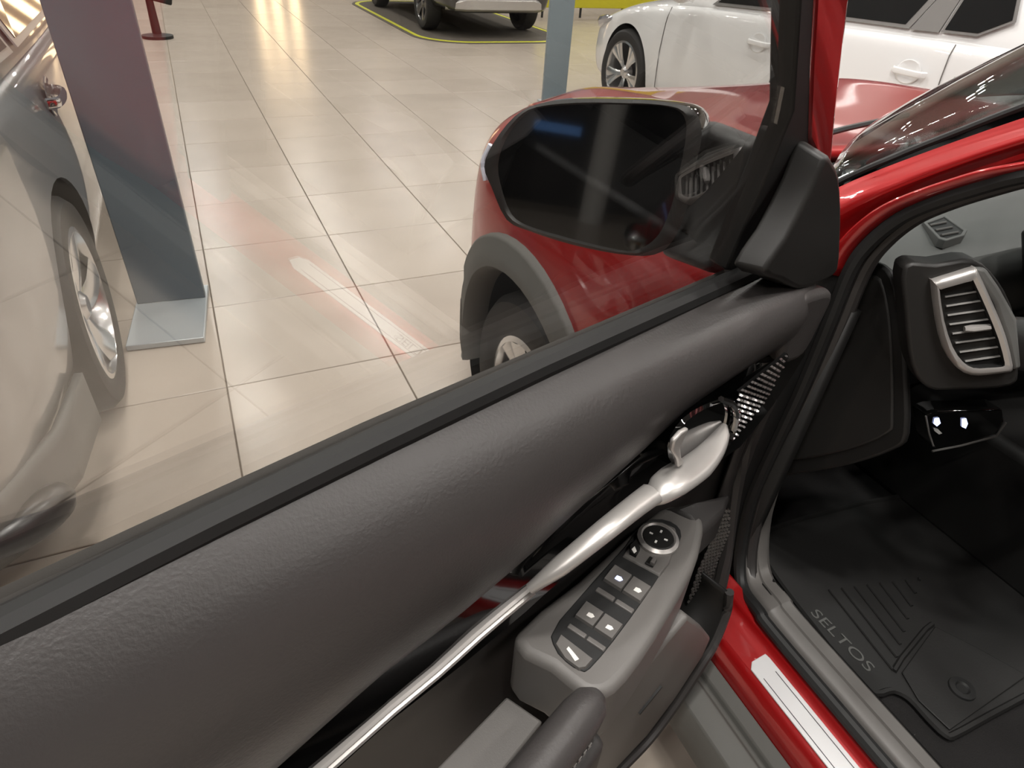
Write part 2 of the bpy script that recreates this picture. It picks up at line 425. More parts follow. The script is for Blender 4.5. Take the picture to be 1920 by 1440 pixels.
# ---- left car (bronze-grey), parallel, its right flank beside the slate totem
PL = dict(W=.89, wb=2.72, ro=.95, fo=.9, zb=.22, R=.335, archR=.375, rimR=.235, spokes=5, style='twist', paint='bronze_paint',
  stations=[(-.95,.72,.70,.80),(-.90,.86,.86,.92),(-.6,.96,.93,.98),(-.2,.985,.95,1.0),(.5,1.0,.95,.98),(1.4,1.0,.94,.97),(2.2,1.0,.93,.98),(2.8,.985,.88,.97),(3.3,.93,.80,.88),(3.6,.78,.70,.76),(3.66,.6,.6,.62)],
  cabin=[(-.75,.76,.93,.72,.95),(-.35,.79,.95,.62,1.38),(.6,.82,.95,.60,1.45),(1.5,.82,.95,.60,1.42),(2.2,.80,.94,.72,.98)],
  windows=[[(-.35,.1),(.42,.06),(.42,.86),(-.05,.86)],[(.5,.06),(1.55,.05),(1.35,.86),(.5,.86)]], wtrim='satin_silver')
LH = 0.0
rootL, TL, RL, fkL = car('grey_bronze_car', 'warm grey car with silver alloy wheel beside slate totem, seen through the door glass', 'car', (-.405-.89+.035, 2.14, 0), LH, PL)
handle(rootL, fkL, RL, 1, .42, .87, 'chrome', 'bronze_paint')
handle(rootL, fkL, RL, 1, 1.55, .87, 'chrome', 'bronze_paint')
def seam(root, flank, y, f0, f1, sx, dy=0):
    pts = [flank(sx, y+dy*t, lerp(f0, f1, t)) for t in [k/8 for k in range(9)]]
    MB().tube(pts, .003, 6).build('panel_gap', 'grey_plastic', root)
seam(rootL, fkL, 1.75, .1, .95, 1)
# rear lower bumper of left car
bp = []
for y, kx in [(-.985,0),(-.98,.5),(-.94,.68),(-.85,.80),(-.65,.9),(-.42,.935)]:
    bp.append((y, kx))
m = MB(); rows = []
for y, kx in bp: rows.append([TL(.89*kx+.012, y-.012, z) for z in (.20,.25,.33,.36)])
m.loft(rows); m.build('bumper_valance', 'clad_plastic', rootL, solid=.02)
m = MB().tube(catmull([TL(.02,-1.0,.30), TL(.4,-.995,.30), TL(.56,-.975,.30), TL(.66,-.93,.31)], 4), .03, 8, ry=.035); m.build('skid_trim', 'satin_silver', rootL)
m = MB().tube(catmull([TL(.66,-.90,.255), TL(.73,-.86,.25), TL(.79,-.80,.25), TL(.81,-.76,.25)], 4), [.03+.02*math.sin(k/12*math.pi) for k in range(13)], 12); m.build('bumper_corner', 'gloss_dark', rootL)
MB().box(TL(0,-.97,.62), (.52,.02,.12)).build('number_plate', 'plate_white', rootL)
for sx in (-1, 1): MB().tube([TL(sx*.55,-.93,.82), TL(sx*.72,-.86,.84), TL(sx*.80,-.7,.85)], .05, 10).build('tail_lamp', 'tail_red', rootL)

# ---- white sedan on the right
PW = dict(W=.90, wb=2.95, ro=1.05, fo=.9, zb=.18, R=.34, archR=.375, rimR=.245, spokes=5, style='double', paint='white_paint', rim='alloy',
  stations=[(-1.05,.70,.80,.95),(-1.0,.86,.95,1.07),(-.6,.95,1.02,1.10),(0,.985,1.02,1.07),(.8,1.0,1.00,1.03),(1.7,1.0,.97,1.0),(2.4,.995,.92,.98),(2.95,.98,.85,.95),(3.35,.94,.76,.86),(3.70,.82,.64,.72),(3.83,.62,.53,.59)],
  cabin=[(-.75,.72,1.06,.68,1.10),(-.2,.80,1.03,.60,1.42),(.9,.84,1.0,.58,1.48),(1.5,.84,.985,.58,1.44),(2.4,.80,.94,.74,1.0)],
  windows=[[(1.16,.03),(1.98,.02),(1.55,.82),(1.16,.85)],[(.37,.04),(1.09,.03),(1.09,.85),(.27,.85)],[(.19,.05),(.0,.06),(-.13,.25),(-.02,.72),(.21,.85)]], divider=[(.36,.035),(.20,.045),(.215,.86),(.265,.86)])
WHD = 0.0
worig = V((4.40, 2.28, 0))
rootW, TW, RW, fkW = car('white_sedan', 'white sedan with two-tone alloy wheel parked beyond the red bonnet', 'car', worig, WHD, PW)
handle(rootW, fkW, RW, -1, .24, .80, 'white_paint', 'white_paint'); handle(rootW, fkW, RW, -1, 1.37, .79, 'white_paint', 'white_paint')
seam(rootW, fkW, 1.20, .12, .98, -1, -.06); seam(rootW, fkW, 2.42, .15, .98, -1); seam(rootW, fkW, .02, .5, .98, -1, .05)
c = TW(-1.0, 2.12, 1.03); MB().tube(catmull([c+RW@V((.12,.02,-.05)), c+RW@V((0,0,0)), c+RW@V((-.1,-.01,.03))], 4), [.02,.03,.05,.07,.08,.08,.07,.05,.02], 10).build('wing_mirror', 'white_paint', rootW)
MB().tube(catmull([TW(-.60,3.75,.60), TW(-.74,3.57,.66), TW(-.82,3.30,.72)], 4), [.02,.035,.045,.05,.05,.045,.04,.03,.01], 8).build('headlamp', 'headlamp', rootW)

# ---- black SUV far away on a display carpet
PB = dict(W=.88, wb=2.58, ro=.85, fo=.85, zb=.30, R=.335, archR=.37, rimR=.23, spokes=5, style='twist', paint='black_paint', rim='dark_alloy',
  stations=[(-.85,.80,.98,1.02),(-.80,.92,1.02,1.05),(-.4,.98,1.03,1.05),(.5,1.0,1.02,1.04),(1.6,1.0,1.0,1.03),(2.4,.99,.96,1.04),(2.9,.94,.88,.96),(3.3,.82,.78,.84),(3.43,.66,.65,.7)],
  cabin=[(-.80,.78,1.02,.64,1.12),(-.55,.80,1.02,.62,1.55),(.6,.82,1.02,.60,1.62),(1.4,.82,1.01,.60,1.55),(2.1,.80,.99,.74,1.05)],
  windows=[[(-.3,.1),(.5,.08),(.5,.85),(-.1,.85)],[(.6,.08),(1.6,.06),(1.3,.85),(.6,.85)]])
rootB, TB, RB, fkB = car('black_suv', 'dark grey SUV with silver skid plate on a yellow-edged display carpet', 'car', (4.13, 10.1, .012), 0.0, PB)
m = MB(); rows = []
for x, y in [(-.74,-.70),(-.62,-.80),(-.5,-.865),(0,-.88),(.5,-.865),(.62,-.80),(.74,-.70)]:
    k = 1 if abs(x) < .6 else .6
    rows.append([TB(x, y, .34), TB(x, y-.02, .36), TB(x, y-.02, .36+.09*k), TB(x, y, .38+.09*k)])
m.loft(rows); m.build('skid_plate', 'satin_silver', rootB, solid=.02)
MB().box(TB(0,-.885,.56), (.46,.02,.11)).build('number_plate', 'plate_white', rootB)
for sx in (-1, 1): MB().box(TB(sx*.70,-.80,.62), (.16,.06,.05)).build('rear_reflector', 'tail_red', rootB)
for sx in (-1, 1):
    pth = [TB(sx*.895, y, z) for y, z in [(.42,.34),(.40,.45),(.28,.62),(0,.72),(-.28,.62),(-.40,.45)]]
    MB().tube(catmull(pth, 5), .03, 8).build('arch_cladding', 'dark_plastic', rootB)
def rrect(x0, x1, y0, y1, r, n=8):
    out = []
    for cx, cy, a0 in [(x1-r, y1-r, 0), (x0+r, y1-r, 90), (x0+r, y0+r, 180), (x1-r, y0+r, 270)]:
        for k in range(n+1):
            a = math.radians(a0+90*k/n); out.append(V((cx+r*math.cos(a), cy+r*math.sin(a), 0)))
    return out
cp = thing('display_carpet', 'dark display carpet with a yellow border line under the black SUV', 'carpet', (4.1, 11.3, 0))
MB().prism([p+V((0,0,.001)) for p in rrect(2.95, 5.3, 8.9, 13.6, .7)], (0,0,.006)).build('carpet_pile', 'carpet_mat', cp)
oo = rrect(3.0, 5.25, 8.95, 13.55, .66); ii = rrect(3.06, 5.19, 9.02, 13.48, .62)
MB().loft([[p+V((0,0,.0075)) for p in oo], [p+V((0,0,.0115)) for p in oo], [p+V((0,0,.0115)) for p in ii], [p+V((0,0,.0075)) for p in ii]], True).build('border_line', 'yellow_line', cp)

# ---- totems
def totem(name, label, x0, x1, y, front, h, pm, bm_, heading=0, panel=.035, baseh=.022, back=.12):
    c = V(((x0+x1)/2, y, 0)); R = Matrix.Rotation(-heading, 3, 'Z'); hw = (x1-x0)/2
    r = thing(name, label, 'totem sign', c)
    MB().box(c+R@V((0, (back-front)/2, baseh/2+.004)), (2*hw+.012, front+back, baseh), R).build('base_plate', bm_, r, bevel=.003)
    MB().box(c+R@V((0, panel/2, baseh+.004+h/2)), (2*hw, panel, h), R).build('panel', pm, r, bevel=.004)
    MB().box(c+R@V((0, (back-front)/2, .003)), (2*hw-.03, front+back-.03, .005), R).build('base_pad', 'rubber', r)
    return r
totem('slate_totem', 'tall slate blue totem panel on a pale grey base plate by the grey car', -.357, -.100, 2.70, .325, 2.3, 'totem_slate', 'base_grey', .1)
totem('grey_totem', 'pale blue-grey totem panel rising behind the red wing mirror', 2.98, 3.21, 5.62, .3, 2.3, 'totem_grey', 'base_grey', .1)

# ---- yellow board on legs, far
yb = thing('yellow_board', 'long yellow display board on thin black legs at the far side', 'display board', (7.9, 11.52, 0))
MB().box((8.1, 11.52, .62), (4.6, .06, .93)).build('board', 'yellow', yb, bevel=.01)
for x in (5.95, 6.72, 7.60, 8.7, 10.1): MB().box((x, 11.52, .08), (.03, .03, .16)).build('leg', 'rubber', yb)

# ---- dark floor stand far left behind the slate totem
fs = thing('floor_stand', 'small dark floor stand with white markings behind the slate totem', 'stand', (-.17, 9.5, 0))
c = V((-.17, 9.5, 0))
MB().lathe(c, (0,0,1), [(0,.0),(.17,.0),(.17,.03),(.05,.05),(.04,.42),(0,.42)], 20).build('foot', 'dark_plastic', fs)
MB().box(c+V((.03,-.03,.50)), (.46,.05,.22), Matrix.Rotation(.25,3,'Y')).build('sign_head', 'dark_plastic', fs, bevel=.02)
for k in range(5): MB().box(c+V((-.12+k*.065,-.058,.54-.016*k)), (.035,.006,.06), Matrix.Rotation(.25,3,'Y')).build('white_mark', 'plate_white', fs)

# ================================================================== THE RED SUV
CX = 1.53            # centre line of the red car
suv = thing('red_suv', 'red SUV with its driver door open, photographed from the doorway', 'car', (CX, 0, 0))
WC = V((.735, 1.215, .335))   # front left wheel centre

# ---- front shell: bonnet, wings, front end (half section from the centre line to the side bottom)
def half_section(y, k, zc, ze, zside):
    #      d from centre (scaled k), height
    return [(0, zc), (.22, zc+.002), (.40, zc+.012), (.50, zc+.022), (.60, zc+.006), (.715, ze+.012), (.76, ze), (.82, ze-.022), (.872, zside-.02), (.895, zside-.12), (.905, zside-.30), (.900, .52), (.885, .40), (.86, .30), (.80, .25)]
ST = [ # y, bow, k, zc, ze, zside
 (.66, 0,   1.00, 1.045, 1.035, .99),
 (.90, 0,   1.00, 1.045, 1.03, .985),
 (1.10, 0,  1.004, 1.035, 1.015, .975),
 (1.30, .0, 1.006, 1.03, 1.01, .965),
 (1.50, .03, 1.0, 1.02, 1.00, .95),
 (1.68, .09, .985, 1.005, .985, .93),
 (1.80, .18, .955, .985, .96, .90),
 (1.91, .28, .92, .93, .90, .84),
 (1.985, .36, .88, .80, .78, .74)]
def shell_pt(row, side, i):
    y, bow, k, zc, ze, zs = row; d, z = half_section(y, k, zc, ze, zs)[i]
    return V((CX - side*d*k, y - bow*(d/.9)**2.2, z))
NS = len(half_section(0,1,1,1,1))
# bonnet = indices 0..6 both sides
rows = []
for r in ST[1:]:
    rows.append([shell_pt(r, 1, i) for i in range(5, -1, -1)] + [shell_pt(r, -1, i) for i in range(1, 6)])
hood = MB().loft(rows).build('bonnet', 'red_paint', suv, sub=2, solid=.02)
for side in (1, -1):
    rows = [[shell_pt(r, side, i)+V((0,0,-.003)) for i in range(5, NS)] + [V((CX-side*.55*r[2], r[0]-r[1]*.4, .25))] for r in ST]
    rows = [[p for p in rr] for rr in rows]
    m = MB().loft(rows)
    wing = m.build('wing', ['red_paint', 'dark_plastic'], suv, sub=2, solid=.012)
    wx = WC.x if side == 1 else 2*CX-WC.x
    cm = MB().lathe(V((wx, WC.y, WC.z+.01)), (1,0,0), [(0,-.4),(.385,-.4),(.385,.4),(0,.4)], 48, mi=1)
    bake(wing, [cm.build('cutter', ['rubber', 'dark_plastic'])])
    # wheel well
    MB().lathe(V((wx+side*.02, WC.y, WC.z+.01)), (side,0,0), [(.383,-.105),(.383,.12),(.3,.16),(0,.16)], 40).build('wheel_liner', 'dark_plastic', suv)
    # arch cladding
    rows = []
    for k in range(33):
        a = math.radians(-14+208*k/32)
        def ap(r, dx):
            yy = WC.y+math.cos(a)*r; zz = WC.z+.01+math.sin(a)*r
            # flank x at yy
            xs = interp([(rw[0]-rw[1]*1.0, .905*rw[2]) for rw in ST], yy)
            if yy > 1.45: xs = min(xs, .905 - .45*max(0, yy-1.47)**1.6)
            return V((CX-side*(xs+dx), yy, zz))
        rows.append([ap(.350,-.06), ap(.352,.004), ap(.362,.018), ap(.395,.020), ap(.402,.014), ap(.432,.014), ap(.440,.008), ap(.445,-.02)])
    MB().loft(rows).build('arch_cladding', 'clad_plastic', suv, angle=50)
    # wheels front
    wheel(suv, (wx+side*.02, WC.y, .315), (-side,0,0), .315, .215, .195, 5, 'double', 'alloy')
    wheel(suv, (wx+side*.02, WC.y-2.61, .315), (-side,0,0), .315, .215, .195, 5, 'double', 'alloy')
# front end below the bonnet
rows = []
for z, fy in [(.80,1.99),(.70,2.01),(.55,2.02),(.42,2.02),(.30,1.98),(.25,1.9)]:
    rows.append([V((CX-d*.9, fy-.36*(abs(d)/.9)**2.2, z)) for d in [-.86,-.7,-.4,0,.4,.7,.86]])
MB().loft(rows).build('front_bumper', 'red_paint', suv, sub=2, solid=.02)
MB().box((CX, 1.995, .66), (1.1, .06, .16)).build('grille', 'piano_black', suv, bevel=.02)
# rear half of the body (behind the camera; shows only in mirrors)
rows = []
for y, k, zt in [(-.62,1,1.03),(-1.2,1,1.04),(-1.7,.99,1.05),(-2.1,.95,1.05),(-2.2,.88,1.0)]:
    rows.append([V((CX-.91*k, y, z)) if j < 3 else V((CX-.88*k, y, zt)) for j, z in enumerate([.34,.55,.85,0])] + [V((CX+.88*k, y, zt))] + [V((CX+.91*k, y, z)) for z in (.85,.55,.34)])
MB().loft(rows).build('rear_body', 'red_paint', suv, sub=1, solid=.01)

# ---- sill (driver side) : extruded cross sections
def extr(name, prof, y0, y1, m, n=2, close=False, **kw):
    rows = [[V((x, lerp(y0, y1, k/(n-1)), z)) for x, z in prof] for k in range(n)]
    return MB().loft(rows, close, cap=close).build(name, m, suv, **kw)
extr('sill_cladding', [(.62,.17),(.575,.20),(.566,.26),(.578,.292),(.600,.302),(.618,.306),(.622,.298),(.630,.298),(.634,.310),(.655,.325),(.658,.20)], .80, -1.35, 'clad_plastic', close=True, bevel=.003)
extr('sill', [(.656,.22),(.656,.335),(.660,.362),(.668,.374),(.70,.382),(.718,.386),(.724,.392),(.728,.400),(.76,.40),(.76,.22)], .52, -1.35, 'red_paint', close=True, bevel=.006, bseg=3)
sp = [V((.674,.352,.3765)), V((.684,.362,.379)), V((.712,.362,.3856)), V((.7135,.352,.3860)), V((.7135,-.30,.3860)), V((.704,-.325,.384)), V((.684,-.335,.379)), V((.674,-.31,.3765))]
scuff = MB().prism(sp, (-.0006,0,.0028)).build('scuff_plate', 'scuff', suv, bevel=.001)
for dx in (.007, .031):
    MB().tube([V((.674+dx, .33, .3798+dx*.24)), V((.674+dx, -.29, .3798+dx*.24))], .0007, 5).build('groove_line', 'letter_dark', scuff)
text_obj('plate_lettering', 'SELTOS', .026, frame((.693, .06, .3842), (0,1,0), (-1,0,-.24)), 'letter_dark', scuff, .0004, 1.5)
# door opening weatherstrip: along the sill, up the hinge pillar, back along the A-pillar
seal_px = [((1560,1440),None)]
pts = [V((.737,-1.3,.410)), V((.737,-.2,.410)), V((.737,.34,.410)), V((.742,.42,.412))]
pts += [px((1392,1100), .768), px((1388,1035), .785), px((1405,950), .79), px((1432,880), .795), px((1500,735), .80), px((1552,610), .80), px((1594,505), .80),
        px((1632,452), .805), px((1690,405), .815), px((1755,375), .825), px((1840,347), .84), px((1925,325), .855)]
d = (pts[-1]-pts[-2]); pts += [pts[-1]+d*1.6+V((.02,0,-.01)), pts[-1]+d*3.6+V((.05,0,-.03))]
path = catmull(pts, 6)
MB().tube(path, .0115, 10, up=V((1,0,0))).build('weatherstrip', 'rubber', suv)
# second, inner lip of the weatherstrip and pillar trim
path2 = [p + V((.024, -.004, -.002)) for p in path]
MB().tube(path2, .012, 10, up=V((1,0,0))).build('pillar_trim_lip', 'soft_plastic', suv)
path3 = [p + V((.050, .012, -.004)) for p in path]
MB().loft([[p+V((0,0,.004)) for p in path2], path3, [p+V((.03,.02,-.006)) for p in path3]]).build('pillar_trim', 'dark_plastic', suv, solid=.006)
# red flange of the body side outside the weatherstrip (hinge pillar and A-pillar)
i1 = next(i for i, p in enumerate(path) if p.z > 1.0)
MB().loft([[p+V((-.004,.006,0)) for p in path[i1:]], [p+V((-.03,.02,.004)) for p in path[i1:]]]).build('door_aperture', 'red_paint', suv, solid=.004)
i0 = next(i for i, p in enumerate(path) if p.z > .43)
MB().loft([[p+V((-.006,.008,0)) for p in path[i0:i1+4]], [p+V((-.05,.05,.0)) for p in path[i0:i1+4]]]).build('hinge_pillar', 'rubber', suv, solid=.004)
# kick plate + carpet
ie = next(i for i, p in enumerate(path) if p.z > .78)
band = [[p+V((dx, dy*min(1, max(0, (p.z-.41)/.1)), dz)) for p in path[:ie]] for dx, dy, dz in [(.010,.004,-.01),(.013,.0,.006),(.018,-.003,.011),(.035,-.003,.012),(.037,.0,.007),(.041,.0,.007),(.043,-.003,.011),(.064,-.002,.011),(.067,.002,.005),(.074,.006,.001),(.080,.012,-.02),(.084,.02,-.08)]]
MB().loft(band).build('kick_plate', 'grey_plastic', suv, angle=50)
MB().box((1.61, -.35, .325), (1.58, 3.4, .02)).build('carpet', 'carpet', suv)
MB().box((CX, 1.02, .62), (1.42, .02, .6)).build('firewall', 'carpet', suv)
MB().loft([[V((.80,y,.33)), V((.82,y,.45)), V((.84,y,.95))] for y in (.53, 1.02)]).build('kick_panel', 'dark_plastic', suv, solid=.02)
extr('centre_tunnel', [(1.32,.33),(1.34,.60),(1.72,.60),(1.74,.33)], 1.0, -1.2, 'dark_plastic', close=True, bevel=.02)

# ---- A-pillar
Lp = [1560, 1600, 1640, 1700, 1800, 1920, 2120, 2400]
def curve(pxs, xs):  # list of pixels, x-plane start/end
    n = len(pxs); return [px(q, lerp(xs[0], xs[1], i/(n-1))) for i, q in enumerate(pxs)]
mold = [(1540,358),(1565,345),(1640,310),(1700,285),(1790,250),(1920,200),(2150,120),(2500,10)]
rtop = [(1540,380),(1565,362),(1640,332),(1700,312),(1800,277),(1920,240),(2150,170),(2500,70)]
crs  = [(1536,430),(1562,408),(1640,370),(1700,345),(1800,308),(1920,266),(2150,200),(2500,105)]
rbot = [(1530,500),(1575,462),(1640,418),(1700,385),(1790,342),(1920,302),(2150,240),(2500,150)]
mould = curve(mold, (.795, .93)); redt = curve(rtop, (.785, .92)); crease = curve(crs, (.765, .90)); redb = curve(rbot, (.79, .90))
hi = [p+V((.03,0,0)) for p in redb]
MB().loft([[a*.5+b*.5 for a, b in zip(mould, redt)], redt, [a*.5+b*.5+V((-.008,0,0)) for a, b in zip(redt, crease)], crease, [a*.5+b*.5+V((.012,0,0)) for a, b in zip(crease, redb)], redb, hi]).build('a_pillar', 'red_paint', suv, sub=2)
MB().tube(catmull(mould, 5), .005, 8).build('windscreen_moulding', 'rubber', suv)
MB().loft([mould, [a*.45+b*.55+V((.006,.004,-.004)) for a, b in zip(mould, redt)], redt]).build('pillar_gap', 'piano_black', suv)
# windscreen
rows = []
for i, p in enumerate(mould):
    p = p+V((.004,0,.002)); q = V((2*CX-p.x, p.y, p.z)); row = []
    bl = V((0, .26, .045))
    for k in range(25):
        t = k/24; row.append(p.lerp(q, t) + bl*(1-abs(2*t-1)**2.3))
    rows.append(row)
MB().loft(rows).build('windscreen', 'windshield_glass', suv, solid=.005)
# cowl under the windscreen
row0 = [V((CX-d, .93-.12*(abs(d)/.75)**2, 1.035)) for d in [x*.1-.75 for x in range(16)]]
rowm = [p+V((0,-.06,-.012)) for p in row0]; row1 = [V((p.x, .60+.30*(1-(abs(p.x-CX)/.75)**2.3), 1.06)) for p in row0]
MB().loft([row0, rowm, row1]).build('cowl_panel', 'dark_plastic', suv, solid=.01)
MB().tube(catmull([V((.90,.84,1.045)), V((1.1,.93,1.075)), V((1.45,1.0,1.085))], 6), .006, 6).build('wiper', 'rubber', suv)

# ---- roof, far side and seats: they shade the cabin
RT = mould[-1]; rail = catmull([RT, V((.985,.08,1.49)), V((1.03,-.15,1.565)), V((1.05,-.5,1.60)), V((1.05,-1.2,1.60)), V((1.02,-1.8,1.55)), V((.98,-2.15,1.40))], 4)
mir = lambda ps: [V((2*CX-p.x, p.y, p.z)) for p in ps]
MB().loft([mir(mould), mir(redt), mir(crease), mir(redb), mir(hi)]).build('far_a_pillar', 'red_paint', suv, solid=.02)
MB().tube(mir(rail), .05, 8).build('far_roof_rail', 'dark_plastic', suv)
MB().tube([V((2.36,-.6,1.0)), V((2.24,-.62,1.27)), V((2.05,-.64,1.55))], .06, 8).build('far_b_pillar', 'dark_plastic', suv)
MB().tube(rail, .042, 10).build('roof_rail', 'red_paint', suv)
MB().loft([[p.lerp(V((2*CX-p.x, p.y, p.z)), t)+V((0, .06*math.sin(math.pi*t), .05*math.sin(math.pi*t))) for t in [k/10 for k in range(11)]] for p in rail[5:]]).build('roof', 'red_paint', suv, solid=.03)
MB().loft([[p.lerp(V((2*CX-p.x, p.y, p.z)), t)+V((0, .02*math.sin(math.pi*t), .05*math.sin(math.pi*t)-.05)) for t in [k/10 for k in range(11)]] for p in rail[5:]]).build('headliner', 'dash_plastic', suv, solid=.01)
MB().loft([[V((.70,y,.36)), V((.69,y,.7)), V((.70,y,1.03)), V((.80,y-.02,1.25)), V((1.02,y-.06,1.57))] for y in (-.58, -.70)]).build('b_pillar', 'dark_plastic', suv, solid=.03)
MB().loft([[V((.72,y,1.04)), V((.82,y,1.27)), V((.98,y,1.52))] for y in (-.70, -1.9)]).build('rear_side_glass', 'tinted_glass', suv, solid=.004)
MB().loft([[V((2.40,y,.18)), V((2.44,y,.7)), V((2.38,y,1.03))] for y in (.66, -2.0)]).build('passenger_door', 'red_paint', suv, solid=.08)
MB().loft([[V((2.36,y,1.02)), V((2.24,y,1.27)), V((2.04,y-.05,1.58))] for y in (.66, -1.9)]).build('passenger_side_glass', 'tinted_glass', suv, solid=.004)
MB().loft([[V((2.35,y,.30)), V((2.30,y,.45)), V((2.29,y,.68)), V((2.24,y,.72)), V((2.24,y,.76)), V((2.30,y,.80)), V((2.28,y,.98)), V((2.36,y,1.035))] for y in (.66, .2, -.5, -2.0)]).build('passenger_door_card', 'soft_plastic', suv, solid=.01)
def seat(x):
    prof = lambda w: [(-w,.0),(-w*.96,.06),(-w*.75,.085),(-w*.5,.055),(0,.05),(w*.5,.055),(w*.75,.085),(w*.96,.06),(w,.0)]
    rows = [[V((x+dx, y, z+dz)) for dx, dz in prof(.25)] for y, z in [(-.14,.52),(-.12,.58),(-.25,.62),(-.5,.59),(-.68,.57)]]
    m = MB().loft(rows); m.loft([[V((x-.25,y,.40)), V((x+.25,y,.40)), V((x+.25,y,.6)), V((x-.25,y,.6))] for y in (-.16,-.66)], True, cap=True)
    so = m.build('seat_cushion', 'leather', suv)
    rows = [[V((x+dx*k, y+dz, z)) for dx, dz in prof(.25)] for y, z, k in [(-.70,.58,1),(-.76,.8,1),(-.84,1.05,.98),(-.92,1.18,.8),(-.95,1.20,.6)]]
    m = MB().loft(rows); m.build('seat_back', 'leather', suv, solid=.10)
    MB().loft([[V((x+dx, -.93+dy, 1.24+dz)) for dx in (-.13,-.1,0,.1,.13)] for dy, dz in [(0,0),(.05,.0),(.06,.08),(.04,.17),(-.02,.18),(-.04,.1)]]).build('headrest', 'leather', suv, sub=1)
seat(1.16); seat(1.92)
sw = MB(); ang = math.radians(25); cw = V((1.17,.30,.94)); ax = V((0,-math.cos(ang),math.sin(ang))); e1 = V((1,0,0)); e2 = ax.cross(e1)
sw.tube([cw+(e1*math.cos(k*math.pi/18)+e2*math.sin(k*math.pi/18))*.182 for k in range(37)], .014, 8, up=ax, cap=False)
for th in (0, math.pi, -math.pi/2): sw.tube([cw+ax*-.02, cw+(e1*math.cos(th)+e2*math.sin(th))*.18], .016, 8)
sw.lathe(cw, ax, [(.07,-.04),(.075,.0),(.05,.015),(0,.018)], 20); sw.tube([cw-ax*.03, cw-ax*.28], .045, 12)
sw.build('steering_wheel', 'leather', suv)

# ---- dashboard
def dash_prof(x):
    c = (x-CX)/.65; e = -.02*abs(c)**3
    return [(.98,.985),(.86,1.0+e),(.72,.992+e),(.62,.982+e),(.585,.968+e),(.572,.945+e),(.575,.90),(.60,.82),(.62,.74),(.66,.64),(.72,.56)]
xs_ = [.875,.89,.93,1.0,1.1,1.25,1.4,1.6,1.8,2.0,2.15,2.18]
rows = [[V((x, y, z)) for y, z in dash_prof(x)] for x in xs_]
MB().loft(rows).build('dashboard', 'dash_plastic', suv, sub=1, solid=.01)
# end cap of the dashboard with raised inner panel
cap_px = [(1596,500),(1640,492),(1672,520),(1690,600),(1697,700),(1698,815),(1670,845),(1590,872),(1500,888),(1440,890),(1470,800),(1540,640)]
cap = smooth_poly([px(q, .860) for q in cap_px], 3)
MB().prism(cap, (.012,0,0)).build('dash_end_cap', 'dark_plastic', suv, bevel=.004)
cap_in = smooth_poly([px(q, .857) for q in [(1600,560),(1640,520),(1660,560),(1670,650),(1672,780),(1662,812),(1590,842),(1500,860),(1478,850),(1510,760)]], 3)
MB().prism(cap_in, (.004,0,0), top_scale=1.02).build('end_cap_panel', 'sail_plastic', suv, bevel=.002)
# vent housing + vent
vn = V((-.60, -.78, .18)).normalized(); vp0 = px((1755,532), .838)
def vpl(q, off=0): return pl(q, vn, vp0 + vn*off)
hs = smooth_poly([vpl(q) for q in [(1698,500),(1760,496),(1832,488),(1880,530),(1912,600),(1918,690),(1905,730),(1800,738),(1745,735),(1712,690),(1700,590)]], 3)
MB().prism([p+vn*-.05 for p in hs], vn*.042, top_scale=.985).build('vent_housing', 'sail_plastic', suv, bevel=.006)
vo = smooth_poly([vpl(q, .004) for q in [(1750,531),(1752,527),(1800,512),(1826,504),(1833,508),(1862,570),(1886,630),(1899,685),(1896,696),(1890,698),(1850,703),(1820,703),(1795,690),(1772,655),(1758,600)]], 2)
vi = smooth_poly([vpl(q, .006) for q in [(1762,546),(1764,543),(1795,534),(1822,527),(1827,530),(1850,580),(1872,635),(1884,680),(1882,686),(1878,688),(1850,690),(1825,690),(1805,678),(1786,650),(1770,600)]], 2)
vent = MB().loft([[p-vn*.012 for p in vo], vo, [a*.5+b*.5+vn*.003 for a, b in zip(vo, vi)], vi], True).loft([vi, [p-vn*.03 for p in vi]], True, mi=1).build('vent_bezel', ['satin_silver', 'void'], suv, angle=60)
MB().prism([p-vn*.034 for p in vi], vn*.004).build('vent_duct', 'void', vent)
for k in range(8):
    f = (k+.6)/8.3
    yl = lerp(546, 688, f); 
    xl = interp([(540,1764),(600,1772),(650,1788),(690,1812)], yl); xr = interp([(527,1822),(580,1846),(635,1868),(690,1880)], yl-14*1)
    a = vpl((xl+2, yl), -.012); b = vpl((xr-2, yl-10), -.012)
    mid = (a+b)/2; dx = (b-a); ln = dx.length; dx.normalize(); up = vn.cross(dx).normalized(); up = up if up.z > 0 else -up
    Rm = Matrix((dx, vn, up)).transposed()
    MB().box(mid, (ln, .016, .0022), Rm @ Matrix.Rotation(.25, 3, 'X')).build('slat', 'slat_grey', vent)
a = vpl((1808,617), .0); b = vpl((1856,613), .0)
MB().tube([a, a*.7+b*.3, b], [.004,.007,.005], 8, ry=.004).build('vent_tab', 'satin_silver', vent)
# black fin right of the vent
fin = [vpl(q, .002) for q in [(1826,503),(1850,504),(1875,540),(1908,600),(1916,690),(1900,696),(1890,640),(1866,570)]]
MB().prism([p-vn*.05 for p in fin], vn*.05).build('vent_fin', 'dash_plastic', suv, bevel=.004)
# cluster hood edge at the frame edge
MB().prism([py(q, .56) for q in [(1908,430),(1990,400),(2060,560),(2050,700),(1925,600),(1912,520)]], (0,-.08,0)).build('cluster_hood', 'dark_plastic', suv, bevel=.01)
